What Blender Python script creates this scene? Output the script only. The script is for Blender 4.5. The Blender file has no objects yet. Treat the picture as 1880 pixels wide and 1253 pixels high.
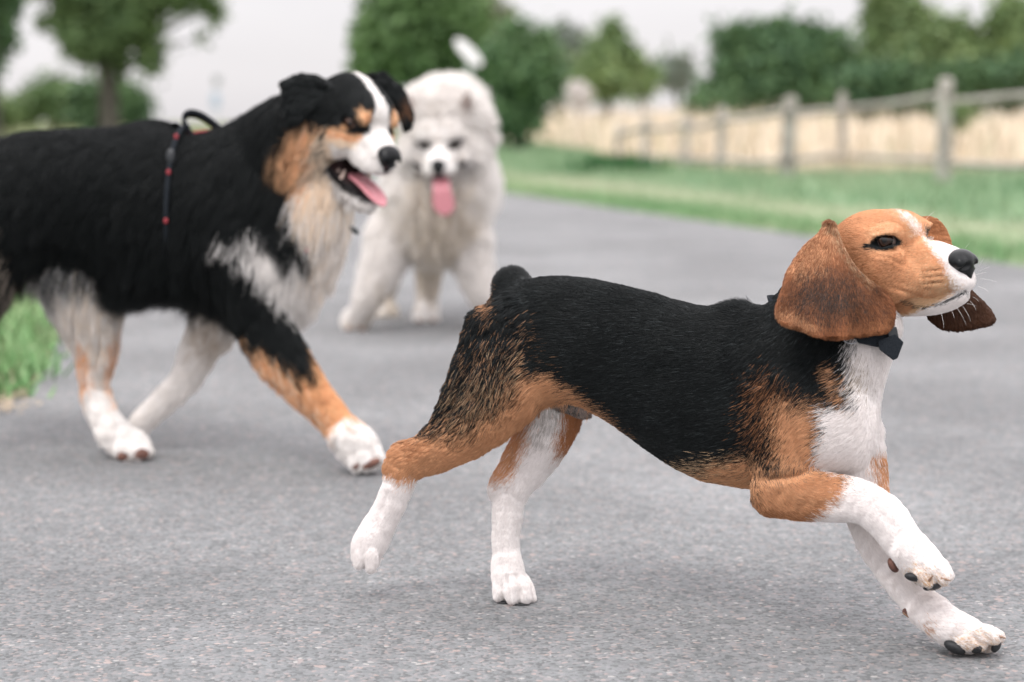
import bpy, math, random, numpy as np
from mathutils import Vector, Matrix
ONLY = None
def want(k): return ONLY is None or k in ONLY
S = bpy.context.scene
col = S.collection
PI = math.pi

# ------------------------------------------------------------------ camera
CAM_H, PITCH, FPX = 0.49, math.radians(6.27), 3655.6      # 70 mm lens on a 1880 px wide frame
cd = bpy.data.cameras.new('camera'); cam = bpy.data.objects.new('camera', cd); col.objects.link(cam)
cam.location = (0, 0, CAM_H); cam.rotation_euler = (PI/2-PITCH, 0, 0)
cd.sensor_width = 36; cd.lens = 70; cd.clip_start = 0.05; cd.clip_end = 3000
cd.dof.use_dof = True; cd.dof.focus_distance = 1.90; cd.dof.aperture_fstop = 4.3
cd.dof.aperture_blades = 0
S.camera = cam

# ------------------------------------------------------------------ sky, sun, exposure
SUN_EL, SUN_AZ = math.radians(58), math.radians(200)
w = bpy.data.worlds.new("World"); S.world = w; w.use_nodes = True
nt = w.node_tree; N = nt.nodes; L = nt.links
bg = N['Background']; bg.inputs['Strength'].default_value = 1.0
sky = N.new('ShaderNodeTexSky'); sky.sky_type = 'NISHITA'; sky.sun_disc = False
sky.sun_elevation = SUN_EL; sky.sun_rotation = SUN_AZ
tc = N.new('ShaderNodeTexCoord'); sp = N.new('ShaderNodeSeparateXYZ'); L.new(tc.outputs['Generated'], sp.inputs[0])
up = N.new('ShaderNodeMath'); up.operation = 'MAXIMUM'; L.new(sp.outputs['Z'], up.inputs[0]); up.inputs[1].default_value = 0
# overcast cloud deck: luminance 1 + 2 sin(elevation), with soft cloud structure
grad = N.new('ShaderNodeMapRange'); L.new(up.outputs[0], grad.inputs[0])
grad.inputs[1].default_value = 0; grad.inputs[2].default_value = 1; grad.inputs[3].default_value = 0.76; grad.inputs[4].default_value = 2.6
mp = N.new('ShaderNodeMapping'); L.new(tc.outputs['Generated'], mp.inputs[0]); mp.inputs['Scale'].default_value = (1, 1, 3.2)
nz = N.new('ShaderNodeTexNoise'); L.new(mp.outputs[0], nz.inputs[0]); nz.inputs['Scale'].default_value = 3.2; nz.inputs['Detail'].default_value = 5; nz.inputs['Roughness'].default_value = .5
nr = N.new('ShaderNodeMapRange'); L.new(nz.outputs[0], nr.inputs[0]); nr.inputs[1].default_value = .3; nr.inputs[2].default_value = .7
nr.inputs[3].default_value = 0.93; nr.inputs[4].default_value = 1.10
ml = N.new('ShaderNodeMath'); ml.operation = 'MULTIPLY'; L.new(grad.outputs[0], ml.inputs[0]); L.new(nr.outputs[0], ml.inputs[1])
cr = N.new('ShaderNodeMix'); cr.data_type = 'RGBA'; L.new(nr.outputs[0], cr.inputs[0]); 
cr.inputs[0].default_value = .5
cr.inputs[6].default_value = (1.0, .945, .985, 1); cr.inputs[7].default_value = (1.0, .96, .985, 1)
vm = N.new('ShaderNodeVectorMath'); vm.operation = 'SCALE'; L.new(cr.outputs[2], vm.inputs[0]); L.new(ml.outputs[0], vm.inputs['Scale'])
sk = N.new('ShaderNodeVectorMath'); sk.operation = 'SCALE'; L.new(sky.outputs[0], sk.inputs[0]); sk.inputs['Scale'].default_value = 0.012
ad = N.new('ShaderNodeVectorMath'); ad.operation = 'ADD'; L.new(vm.outputs[0], ad.inputs[0]); L.new(sk.outputs[0], ad.inputs[1])
L.new(ad.outputs[0], bg.inputs['Color'])
sd = bpy.data.lights.new('sun', 'SUN'); sd.energy = 1.4; sd.angle = math.radians(18); sd.color = (1, .97, .93)
so = bpy.data.objects.new('sun', sd); col.objects.link(so)
so.rotation_euler = (PI/2-SUN_EL, 0, math.radians(0)); 
# sun stands high behind and a little left of the camera
az = math.radians(28); so.rotation_euler = (PI/2-SUN_EL, 0, -az)
S.view_settings.view_transform = 'Standard'; S.view_settings.look = 'None'; S.view_settings.exposure = 0; S.view_settings.gamma = 1
S.cycles.use_denoising = True
try: S.cycles.denoiser = 'OPENIMAGEDENOISE'
except Exception: pass
S.cycles.max_bounces = 12; S.cycles.diffuse_bounces = 8; S.cycles.glossy_bounces = 3; S.cycles.transmission_bounces = 8
S.cycles.transparent_max_bounces = 12; S.cycles.sample_clamp_indirect = 6
S.cycles_curves.shape = 'RIBBONS'; S.cycles_curves.subdivisions = 2

# ------------------------------------------------------------------ tools
def tag(o, label=None, cat=None, group=None, kind=None):
    if label: o['label'] = label
    if cat: o['category'] = cat
    if group: o['group'] = group
    if kind: o['kind'] = kind
    return o
def empty(name, loc=(0, 0, 0), rz=0):
    o = bpy.data.objects.new(name, None); col.objects.link(o); o.location = loc; o.rotation_euler = (0, 0, rz)
    o.empty_display_size = .1
    return o
def parent(o, p):
    if p is None: return o
    o.parent = p
    m = Matrix.Identity(4); q = p; chain = []
    while q is not None: chain.append(q); q = q.parent
    for q in reversed(chain): m = m @ q.matrix_parent_inverse @ q.matrix_basis
    o.matrix_parent_inverse = m.inverted()
    return o
def mesh_np(name, V, F, mat=None, par=None, smooth=True, colors=None):
    """V (n,3), F (m,3|4) arrays -> one mesh object"""
    me = bpy.data.meshes.new(name); V = np.asarray(V, np.float32); F = np.asarray(F, np.int32)
    k = F.shape[1]
    me.vertices.add(len(V)); me.vertices.foreach_set('co', V.ravel())
    me.loops.add(F.size); me.loops.foreach_set('vertex_index', F.ravel())
    me.polygons.add(len(F)); me.polygons.foreach_set('loop_start', np.arange(0, F.size, k, dtype=np.int32))
    try: me.polygons.foreach_set('loop_total', np.full(len(F), k, np.int32))
    except Exception: pass
    me.update(calc_edges=True); me.validate()
    if smooth: me.polygons.foreach_set('use_smooth', np.ones(len(me.polygons), bool))
    if colors is not None and len(me.vertices) == len(V):
        a = me.color_attributes.new('coat', 'FLOAT_COLOR', 'POINT')
        c = np.ones((len(V), 4), np.float32); c[:, :3] = colors; a.data.foreach_set('color', c.ravel())
    o = bpy.data.objects.new(name, me); col.objects.link(o)
    if mat: me.materials.append(mat)
    return parent(o, par)
def mat(name, base=(.5, .5, .5), rough=.6, spec=.5, metal=0, attr=None, **kw):
    m = bpy.data.materials.new(name); m.use_nodes = True
    b = m.node_tree.nodes['Principled BSDF']
    b.inputs['Base Color'].default_value = (*base, 1); b.inputs['Roughness'].default_value = rough
    b.inputs['Specular IOR Level'].default_value = spec; b.inputs['Metallic'].default_value = metal
    if attr:
        a = m.node_tree.nodes.new('ShaderNodeAttribute'); a.attribute_name = attr
        m.node_tree.links.new(a.outputs['Color'], b.inputs['Base Color'])
    for k, v in kw.items(): b.inputs[k.replace('_', ' ')].default_value = v
    return m
def noise_mat(name, c1, c2, scale=20, rough=.7, bump=.2, bscale=None, detail=4, spec=.3, stretch=(1, 1, 1), dist=.01, lo=.35, hi=.65, coord='Object'):
    m = mat(name, c1, rough, spec); t = m.node_tree; n = t.nodes; l = t.links; b = n['Principled BSDF']
    tc = n.new('ShaderNodeTexCoord'); mp = n.new('ShaderNodeMapping'); l.new(tc.outputs[coord], mp.inputs[0]); mp.inputs['Scale'].default_value = stretch
    nz = n.new('ShaderNodeTexNoise'); l.new(mp.outputs[0], nz.inputs[0]); nz.inputs['Scale'].default_value = scale; nz.inputs['Detail'].default_value = detail
    mr = n.new('ShaderNodeMapRange'); l.new(nz.outputs[0], mr.inputs[0]); mr.inputs[1].default_value = lo; mr.inputs[2].default_value = hi
    mx = n.new('ShaderNodeMix'); mx.data_type = 'RGBA'; l.new(mr.outputs[0], mx.inputs[0]); mx.inputs[6].default_value = (*c1, 1); mx.inputs[7].default_value = (*c2, 1)
    l.new(mx.outputs[2], b.inputs['Base Color'])
    if bump:
        n2 = n.new('ShaderNodeTexNoise'); l.new(mp.outputs[0], n2.inputs[0]); n2.inputs['Scale'].default_value = bscale or scale*3; n2.inputs['Detail'].default_value = 3
        bp = n.new('ShaderNodeBump'); l.new(n2.outputs[0], bp.inputs['Height']); bp.inputs['Strength'].default_value = bump; bp.inputs['Distance'].default_value = dist
        l.new(bp.outputs[0], b.inputs['Normal'])
    return m

# frame at a standing depth: (u right, v down, w away) in units of one picture pixel at depth y0
RT = np.array([1., 0, 0]); FW = np.array([0, math.cos(PITCH), -math.sin(PITCH)]); UPV = np.array([0, math.sin(PITCH), math.cos(PITCH)])
def to_world(P, y0):
    P = np.asarray(P, float); Y = y0*(1+P[..., 2]/FPX)
    return (np.array([0, 0, CAM_H]) + Y[..., None]*(FW + ((P[..., 0]-940)/FPX)[..., None]*RT + ((626.5-P[..., 1])/FPX)[..., None]*UPV))
def ground_w(v, y0):
    Y = CAM_H/(math.sin(PITCH)+(v-626.5)/FPX*math.cos(PITCH)); return (Y/y0-1)*FPX
def gpt(px, py, z=0):
    """the point of height z above the ground seen at this place of the view"""
    d = FW+(px-940)/FPX*RT+(626.5-py)/FPX*UPV; t = (z-CAM_H)/d[2]
    return np.array([0, 0, CAM_H])+t*d
def srgb(r, g, b):
    c = np.array([r, g, b])/255.; return tuple(np.where(c <= .04045, c/12.92, ((c+.055)/1.055)**2.4))

# ---- implicit shapes -------------------------------------------------------
def crom(P, n=6):
    """Catmull-Rom resampling of control rows"""
    P = np.asarray(P, float); Q = np.vstack([2*P[0]-P[1], P, 2*P[-1]-P[-2]]); out = []
    for i in range(1, len(Q)-2):
        a, b, c, d = Q[i-1], Q[i], Q[i+1], Q[i+2]
        for t in np.arange(n)/n:
            out.append(.5*((2*b)+(-a+c)*t+(2*a-5*b+4*c-d)*t*t+(-a+3*b-3*c+d)*t**3))
    out.append(P[-1]); return np.array(out)
class Chain:
    """tapering limb through rows (u,v,w,r); zf widens it away from the viewer's plane"""
    def __init__(s, rows, tag, k=12, zf=1.0, flow=None, n=4, sub=False):
        s.C = crom(rows, n); s.tag = tag; s.k = k; s.zf = zf; s.sub = sub; s.fl = flow
        r = s.C[:, 3].max()*max(1, zf)
        s.lo = s.C[:, :3].min(0)-r; s.hi = s.C[:, :3].max(0)+r
        d = np.diff(s.C[:, :3], axis=0); s.dirs = d/np.maximum(np.linalg.norm(d, axis=1, keepdims=True), 1e-6)
    def ev(s, X, Y, Z, want_dir=False):
        best = None
        for i in range(len(s.C)-1):
            a, b = s.C[i], s.C[i+1]; ba = (b-a)[:3].copy(); ba[2] /= s.zf
            px, py, pz = X-a[0], Y-a[1], (Z-a[2])/s.zf
            t = np.clip((px*ba[0]+py*ba[1]+pz*ba[2])/max((ba**2).sum(), 1e-6), 0, 1)
            d = np.sqrt((px-t*ba[0])**2+(py-t*ba[1])**2+(pz-t*ba[2])**2)-(a[3]+t*(b[3]-a[3]))
            if best is None: best = d; idx = np.zeros(d.shape, int)
            else:
                m = d < best; idx[m] = i; best = np.minimum(best, d)
        if want_dir:
            return best, (s.dirs[idx] if s.fl is None else np.broadcast_to(np.array(s.fl, float), idx.shape+(3,)))
        return best
class Ell:
    """ellipsoid, radii r in frame B (rows = its axes)"""
    def __init__(s, c, r, tag, k=12, B=None, flow=(0, 1, 0), sub=False):
        s.c = np.array(c, float); s.r = np.array(r, float); s.tag = tag; s.k = k; s.B = np.eye(3) if B is None else np.array(B); s.sub = sub
        s.fl = np.array(flow, float); e = np.abs(s.B.T) @ s.r; s.lo = s.c-e; s.hi = s.c+e
    def ev(s, X, Y, Z, want_dir=False):
        dx, dy, dz = X-s.c[0], Y-s.c[1], Z-s.c[2]; q = [(s.B[i, 0]*dx+s.B[i, 1]*dy+s.B[i, 2]*dz)/s.r[i] for i in range(3)]
        k0 = np.sqrt(q[0]**2+q[1]**2+q[2]**2); k1 = np.sqrt((q[0]/s.r[0])**2+(q[1]/s.r[1])**2+(q[2]/s.r[2])**2)
        d = k0*(k0-1)/np.maximum(k1, 1e-6)
        if want_dir: return d, np.broadcast_to(s.fl, d.shape+(3,))
        return d
class Trunk:
    """body along u: rows (u, top, bottom, w centre, half width); p>2 squarer section"""
    def __init__(s, rows, tag, k=14, p=2.2, flow=(-1, 0, 0), sub=False):
        s.C = crom(rows, 6); s.tag = tag; s.k = k; s.p = p; s.fl = np.array(flow, float); s.sub = sub
        C = s.C; s.lo = np.array([C[:, 0].min(), C[:, 1].min(), (C[:, 3]-C[:, 4]).min()]); s.hi = np.array([C[:, 0].max(), C[:, 2].max(), (C[:, 3]+C[:, 4]).max()])
    def ev(s, X, Y, Z, want_dir=False):
        C = s.C; f = lambda j: np.interp(X, C[:, 0], C[:, j])
        t, b, wc, hw = f(1), f(2), f(3), f(4); h = np.maximum((b-t)/2, 1); c = (t+b)/2; hw = np.maximum(hw, 1)
        q = (np.abs((Y-c)/h)**s.p+np.abs((Z-wc)/hw)**s.p)**(1/s.p)
        d = (q-1)*np.minimum(h, hw)
        d = np.maximum(d, np.maximum(C[0, 0]-X, X-C[-1, 0]))
        if want_dir: return d, np.broadcast_to(s.fl, d.shape+(3,))
        return d
def poly_sd(X, Y, P):
    """signed distance to a polygon (negative inside)"""
    P = np.asarray(P, float); d = np.full(np.broadcast(X, Y).shape, 1e18); s = np.ones(d.shape)
    for i in range(len(P)):
        a, b = P[i], P[i-1]; e = b-a; wx, wy = X-a[0], Y-a[1]
        t = np.clip((wx*e[0]+wy*e[1])/max(e@e, 1e-9), 0, 1)
        d = np.minimum(d, (wx-e[0]*t)**2+(wy-e[1]*t)**2)
        c1 = Y >= a[1]; c2 = Y < b[1]; c3 = e[0]*wy > e[1]*wx
        flip = (c1 & c2 & c3) | (~c1 & ~c2 & ~c3); s = np.where(flip, -s, s)
    return s*np.sqrt(d)
class Slab:
    """a flap with the outline P, thickness 2*T, lying on the surface w = wf(u,v)"""
    def __init__(s, P, T, wf, tag, k=6, flow=(0, 1, 0), sub=False, sm=True):
        P = np.asarray(P, float)
        if sm: P = crom(np.vstack([P, P[:1]]), 4)[:-1]
        s.P = P; s.T = T; s.wf = wf; s.tag = tag; s.k = k; s.fl = np.array(flow, float); s.sub = sub
        w = wf(P[:, 0], P[:, 1]); cc = P.mean(0); wc = wf(cc[0], cc[1]); T0 = T if np.isscalar(T) else 14
        s.lo = np.array([P[:, 0].min(), P[:, 1].min(), min(w.min(), wc)])-T0; s.hi = np.array([P[:, 0].max(), P[:, 1].max(), max(w.max(), wc)])+T0
    def ev(s, X, Y, Z, want_dir=False):
        d2 = poly_sd(X[..., 0] if X.ndim == 3 else X, Y[..., 0] if Y.ndim == 3 else Y, s.P)
        if X.ndim == 3: d2 = d2[..., None]
        T = s.T
        w0 = s.wf(X, Y); d = np.sqrt(np.maximum(d2+T, 0)**2+(Z-w0)**2)-T
        if want_dir: return d, np.broadcast_to(s.fl, d.shape+(3,))
        return d
def smin(a, b, k):
    if k <= 0: return np.minimum(a, b)
    h = np.maximum(k-np.abs(a-b), 0)/k; return np.minimum(a, b)-h*h*k*.25
def surf_net(prims, h):
    pad = 4*h
    lo = np.min([p.lo for p in prims if not p.sub], 0)-pad; hi = np.max([p.hi for p in prims if not p.sub], 0)+pad
    n = np.ceil((hi-lo)/h).astype(int)+1
    ax = [lo[i]+h*np.arange(n[i]) for i in range(3)]
    Fd = np.full(n, 1e3, np.float32)
    for p in prims:
        m = p.k+pad; i0 = np.maximum(((p.lo-m-lo)/h).astype(int), 0); i1 = np.minimum(((p.hi+m-lo)/h).astype(int)+2, n)
        if (i1 <= i0).any(): continue
        sl = tuple(slice(a, b) for a, b in zip(i0, i1))
        d = p.ev(ax[0][sl[0]][:, None, None], ax[1][sl[1]][None, :, None], ax[2][sl[2]][None, None, :])
        Fd[sl] = -smin(-Fd[sl], d, p.k) if p.sub else smin(Fd[sl], d, p.k)
    # surface nets
    ins = Fd < 0; c = [(i, j, k) for i in (0, 1) for j in (0, 1) for k in (0, 1)]
    def cut(A, q): return A[q[0]:n[0]-1+q[0], q[1]:n[1]-1+q[1], q[2]:n[2]-1+q[2]]
    cnt = sum(cut(ins, q).astype(np.int8) for q in c); act = (cnt > 0) & (cnt < 8)
    I = np.argwhere(act); vid = np.full(act.shape, -1, np.int32); vid[act] = np.arange(len(I))
    acc = np.zeros((len(I), 3)); num = np.zeros(len(I))
    val = {q: Fd[I[:, 0]+q[0], I[:, 1]+q[1], I[:, 2]+q[2]] for q in c}
    for q in c:
        for a in range(3):
            if q[a] == 1: continue
            r = list(q); r[a] = 1; r = tuple(r); va, vb = val[q], val[r]; m = (va < 0) != (vb < 0)
            t = va[m]/(va[m]-vb[m]); pt = np.tile(np.array(q, float), (m.sum(), 1)); pt[:, a] += t
            acc[m] += pt; num[m] += 1
    V = lo+h*(I+acc/num[:, None])
    quads = []
    for a in range(3):
        b, cx = (a+1) % 3, (a+2) % 3
        s0 = [slice(1, n[i]-1) for i in range(3)]; s1 = list(s0); s0[a] = slice(0, n[a]-1); s1[a] = slice(1, n[a])
        A, B = ins[tuple(s0)], ins[tuple(s1)]; m = A != B; J = np.argwhere(m)
        J2 = J.copy()
        for i in range(3):
            if i != a: J2[:, i] += 1
        def g(db, dc):
            K = J2.copy(); K[:, b] -= db; K[:, cx] -= dc; return vid[K[:, 0], K[:, 1], K[:, 2]]
        q = np.stack([g(1, 1), g(0, 1), g(0, 0), g(1, 0)], 1); fl = ~A[m]
        q[fl] = q[fl][:, ::-1]; quads.append(q)
    Q = np.vstack(quads); Q = Q[(Q >= 0).all(1)]
    # light relaxation
    for _ in range(2):
        s = np.zeros_like(V); k = np.zeros(len(V))
        for e in range(4):
            a, b = Q[:, e], Q[:, (e+1) % 4]
            for d in range(3): s[:, d] += np.bincount(a, V[b, d], len(V))+np.bincount(b, V[a, d], len(V))
            k += np.bincount(a, minlength=len(V))+np.bincount(b, minlength=len(V))
        V = V*.5+.5*s/np.maximum(k, 1)[:, None]
    return V, Q
def vnormals(V, Q):
    d1, d2 = V[Q[:, 2]]-V[Q[:, 0]], V[Q[:, 3]]-V[Q[:, 1]]; fn = np.cross(d1, d2); out = np.zeros_like(V)
    for e in range(4):
        for d in range(3): out[:, d] += np.bincount(Q[:, e], fn[:, d], len(V))
    return out/np.maximum(np.linalg.norm(out, axis=1, keepdims=True), 1e-9)
def classify(prims, V):
    """nearest primitive's tag and a blended fur direction for every vertex"""
    D, F, T = [], [], []
    for p in prims:
        if p.sub: continue
        d, f = p.ev(V[:, 0], V[:, 1], V[:, 2], True); D.append(d); F.append(f); T.append(p.tag)
    D = np.array(D); F = np.array(F); W = np.exp(-np.clip(D-D.min(0), 0, 200)/16.)
    fl = (W[..., None]*F).sum(0); fl /= np.maximum(np.linalg.norm(fl, axis=1, keepdims=True), 1e-6)
    return np.array(T)[D.argmin(0)], fl
RNG = np.random.default_rng(7)
class Noise3:
    """smooth value noise for coat edges and clumps"""
    def __init__(s, seed=0): s.g = np.random.default_rng(seed).random((32, 32, 32))*2-1
    def __call__(s, P, sc):
        q = P/sc; i = np.floor(q).astype(int); f = q-i; f = f*f*(3-2*f); o = 0
        for a in (0, 1):
            for b in (0, 1):
                for c in (0, 1):
                    wt = (f[:, 0] if a else 1-f[:, 0])*(f[:, 1] if b else 1-f[:, 1])*(f[:, 2] if c else 1-f[:, 2])
                    o = o+wt*s.g[(i[:, 0]+a) % 32, (i[:, 1]+b) % 32, (i[:, 2]+c) % 32]
        return o
NZ = Noise3(3); NZ2 = Noise3(11)
def fur(name, V, Q, tags, flow, y0, par, material, coat, length, dens, count, rad, lift=.35, clump=.5, cell=14., curl=.0, grav=0., segs=5, seed=1, jit=6., lift_fn=None):
    """hair curves rooted on a surface given in (u,v,w); length(P,tags)->px, dens(P,tags)->weight, coat(P,tags,rng)->rgb"""
    rg = np.random.default_rng(seed)
    Nn = vnormals(V, Q); T = np.vstack([Q[:, [0, 1, 2]], Q[:, [0, 2, 3]]])
    A = np.linalg.norm(np.cross(V[T[:, 1]]-V[T[:, 0]], V[T[:, 2]]-V[T[:, 0]]), axis=1)
    C = V[T].mean(1); tt = tags[T[:, 0]]; wgt = A*np.clip(dens(C, tt), 0, None); cdf = np.cumsum(wgt); cdf /= cdf[-1]
    ti = np.searchsorted(cdf, rg.random(count)); r1 = np.sqrt(rg.random(count)); r2 = rg.random(count)
    B = np.stack([1-r1, r1*(1-r2), r1*r2], 1)[..., None]
    P = (V[T[ti]]*B).sum(1); n = (Nn[T[ti]]*B).sum(1); f = (flow[T[ti]]*B).sum(1); tg = tags[T[ti, 0]]
    n /= np.linalg.norm(n, axis=1, keepdims=True)
    f = f+.25*np.stack([NZ(P, 60.), NZ2(P, 60.), NZ(P+500, 60.)], 1)+.10*rg.normal(size=P.shape)
    f = f-(f*n).sum(1, keepdims=True)*n; f /= np.maximum(np.linalg.norm(f, axis=1, keepdims=True), 1e-6)
    Lg = length(P, tg)*(.75+.5*rg.random(count)); lf = lift if lift_fn is None else lift_fn(P, tg)
    lf = lf*(1+.35*rg.normal(size=count)); lf = np.clip(lf, .04, 1.4)
    d = f*np.cos(lf)[:, None]+n*np.sin(lf)[:, None]
    t = np.linspace(0, 1, segs)[None, :, None]
    side = np.cross(f, n); ph = rg.random(count)*6.28
    pts = P[:, None]+d[:, None]*Lg[:, None, None]*t
    pts = pts+(-n*.30*np.minimum(lf, .8)[:, None]*Lg[:, None])[:, None]*t*t
    if grav: pts[..., 1] += (grav*Lg)[:, None]*t[..., 0]**2
    if curl: pts = pts+(side[:, None]*np.sin(ph[:, None, None]+t*5)+n[:, None]*np.cos(ph[:, None, None]*2+t*5))*(curl*Lg)[:, None, None]*t
    if clump:
        cc = np.floor((P+cell*.35*np.stack([NZ(P, cell*2), NZ2(P, cell*2), NZ(P+99, cell*2)], 1))/cell).astype(np.int64)
        cc = cc+4000; key = (cc[:, 0]*20000+cc[:, 1])*20000+cc[:, 2]
        _, first, inv = np.unique(key, return_index=True, return_inverse=True); rep = first[inv.ravel()]
        cw = (clump if np.isscalar(clump) else clump(P, tg)[:, None, None])
        pts = pts+(pts[rep]-pts)*cw*(t**1.3)*(Lg/np.maximum(Lg[rep], 1e-3)).clip(0, 1)[:, None, None]
    jj = jit if np.isscalar(jit) else jit(P, tg)[:, None]
    rgb = coat(P-f*Lg[:, None]*.25+rg.normal(size=P.shape)*jj, tg, rg)
    Wd = to_world(pts.reshape(-1, 3), y0).astype(np.float32)
    cu = bpy.data.hair_curves.new(name); cu.add_curves([segs]*count)
    cu.attributes['position'].data.foreach_set('vector', Wd.ravel())
    ra = cu.attributes.get('radius') or cu.attributes.new('radius', 'FLOAT', 'POINT')
    prof = np.interp(np.linspace(0, 1, segs), [0, .5, 1], [1, .8, .15])
    rr = (rad if np.isscalar(rad) else rad(P, tg))*(.7+.6*rg.random(count))*y0/FPX
    ra.data.foreach_set('value', (rr[:, None]*prof[None]).astype(np.float32).ravel())
    ca = cu.attributes.new('coat', 'FLOAT_COLOR', 'CURVE'); c4 = np.ones((count, 4), np.float32); c4[:, :3] = rgb; ca.data.foreach_set('color', c4.ravel())
    o = bpy.data.objects.new(name, cu); col.objects.link(o); cu.materials.append(material)
    return parent(o, par)
def hair_mat(name, rough=.45, spec=.35, trans=0.):
    m = bpy.data.materials.new(name); m.use_nodes = True; t = m.node_tree; n = t.nodes; l = t.links
    b = n['Principled BSDF']; a = n.new('ShaderNodeAttribute'); a.attribute_name = 'coat'
    l.new(a.outputs['Color'], b.inputs['Base Color']); b.inputs['Roughness'].default_value = rough; b.inputs['Specular IOR Level'].default_value = spec
    if trans:
        tr = n.new('ShaderNodeBsdfTranslucent'); l.new(a.outputs['Color'], tr.inputs['Color']); mx = n.new('ShaderNodeMixShader'); mx.inputs[0].default_value = trans
        l.new(b.outputs[0], mx.inputs[1]); l.new(tr.outputs[0], mx.inputs[2]); l.new(mx.outputs[0], n['Material Output'].inputs['Surface'])
    return m
def skin_mat(name, rough=.7, spec=.2): return mat(name, (.5, .5, .5), rough, spec, attr='coat')
def blend(rgb, c, m):
    m = np.clip(m, 0, 1)[:, None]; return rgb*(1-m)+np.asarray(c)[None]*m
def patch(P, poly, soft=6., nz=0., sc=18.):
    d = poly_sd(P[:, 0], P[:, 1], poly)
    if nz: d = d+nz*NZ(P, sc)+.6*nz*NZ2(P, sc*.4)
    return np.clip(.5-d/soft, 0, 1)
def ball(name, c, r, y0, par, material, B=None, seg=24, ring=16):
    """ellipsoid at (u,v,w)"""
    th = np.linspace(0, PI, ring+1); ph = np.arange(seg)*2*PI/seg; V = []
    V = np.array([[math.sin(a)*math.cos(b), math.sin(a)*math.sin(b), math.cos(a)] for a in th for b in ph])*np.array(r)
    if B is not None: V = V @ np.array(B)
    V = V+np.array(c); F = [[i*seg+j, i*seg+(j+1) % seg, (i+1)*seg+(j+1) % seg, (i+1)*seg+j] for i in range(ring) for j in range(seg)]
    return mesh_np(name, to_world(V, y0), F, material, par)
def implicit(name, prims, h, y0, par, material, coatv=None):
    V, Q = surf_net(prims, h); tg, fl = classify(prims, V)
    o = mesh_np(name, to_world(V, y0), Q, material, par, colors=(coatv(V, tg) if coatv else None))
    return o, V, Q, tg, fl

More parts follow.
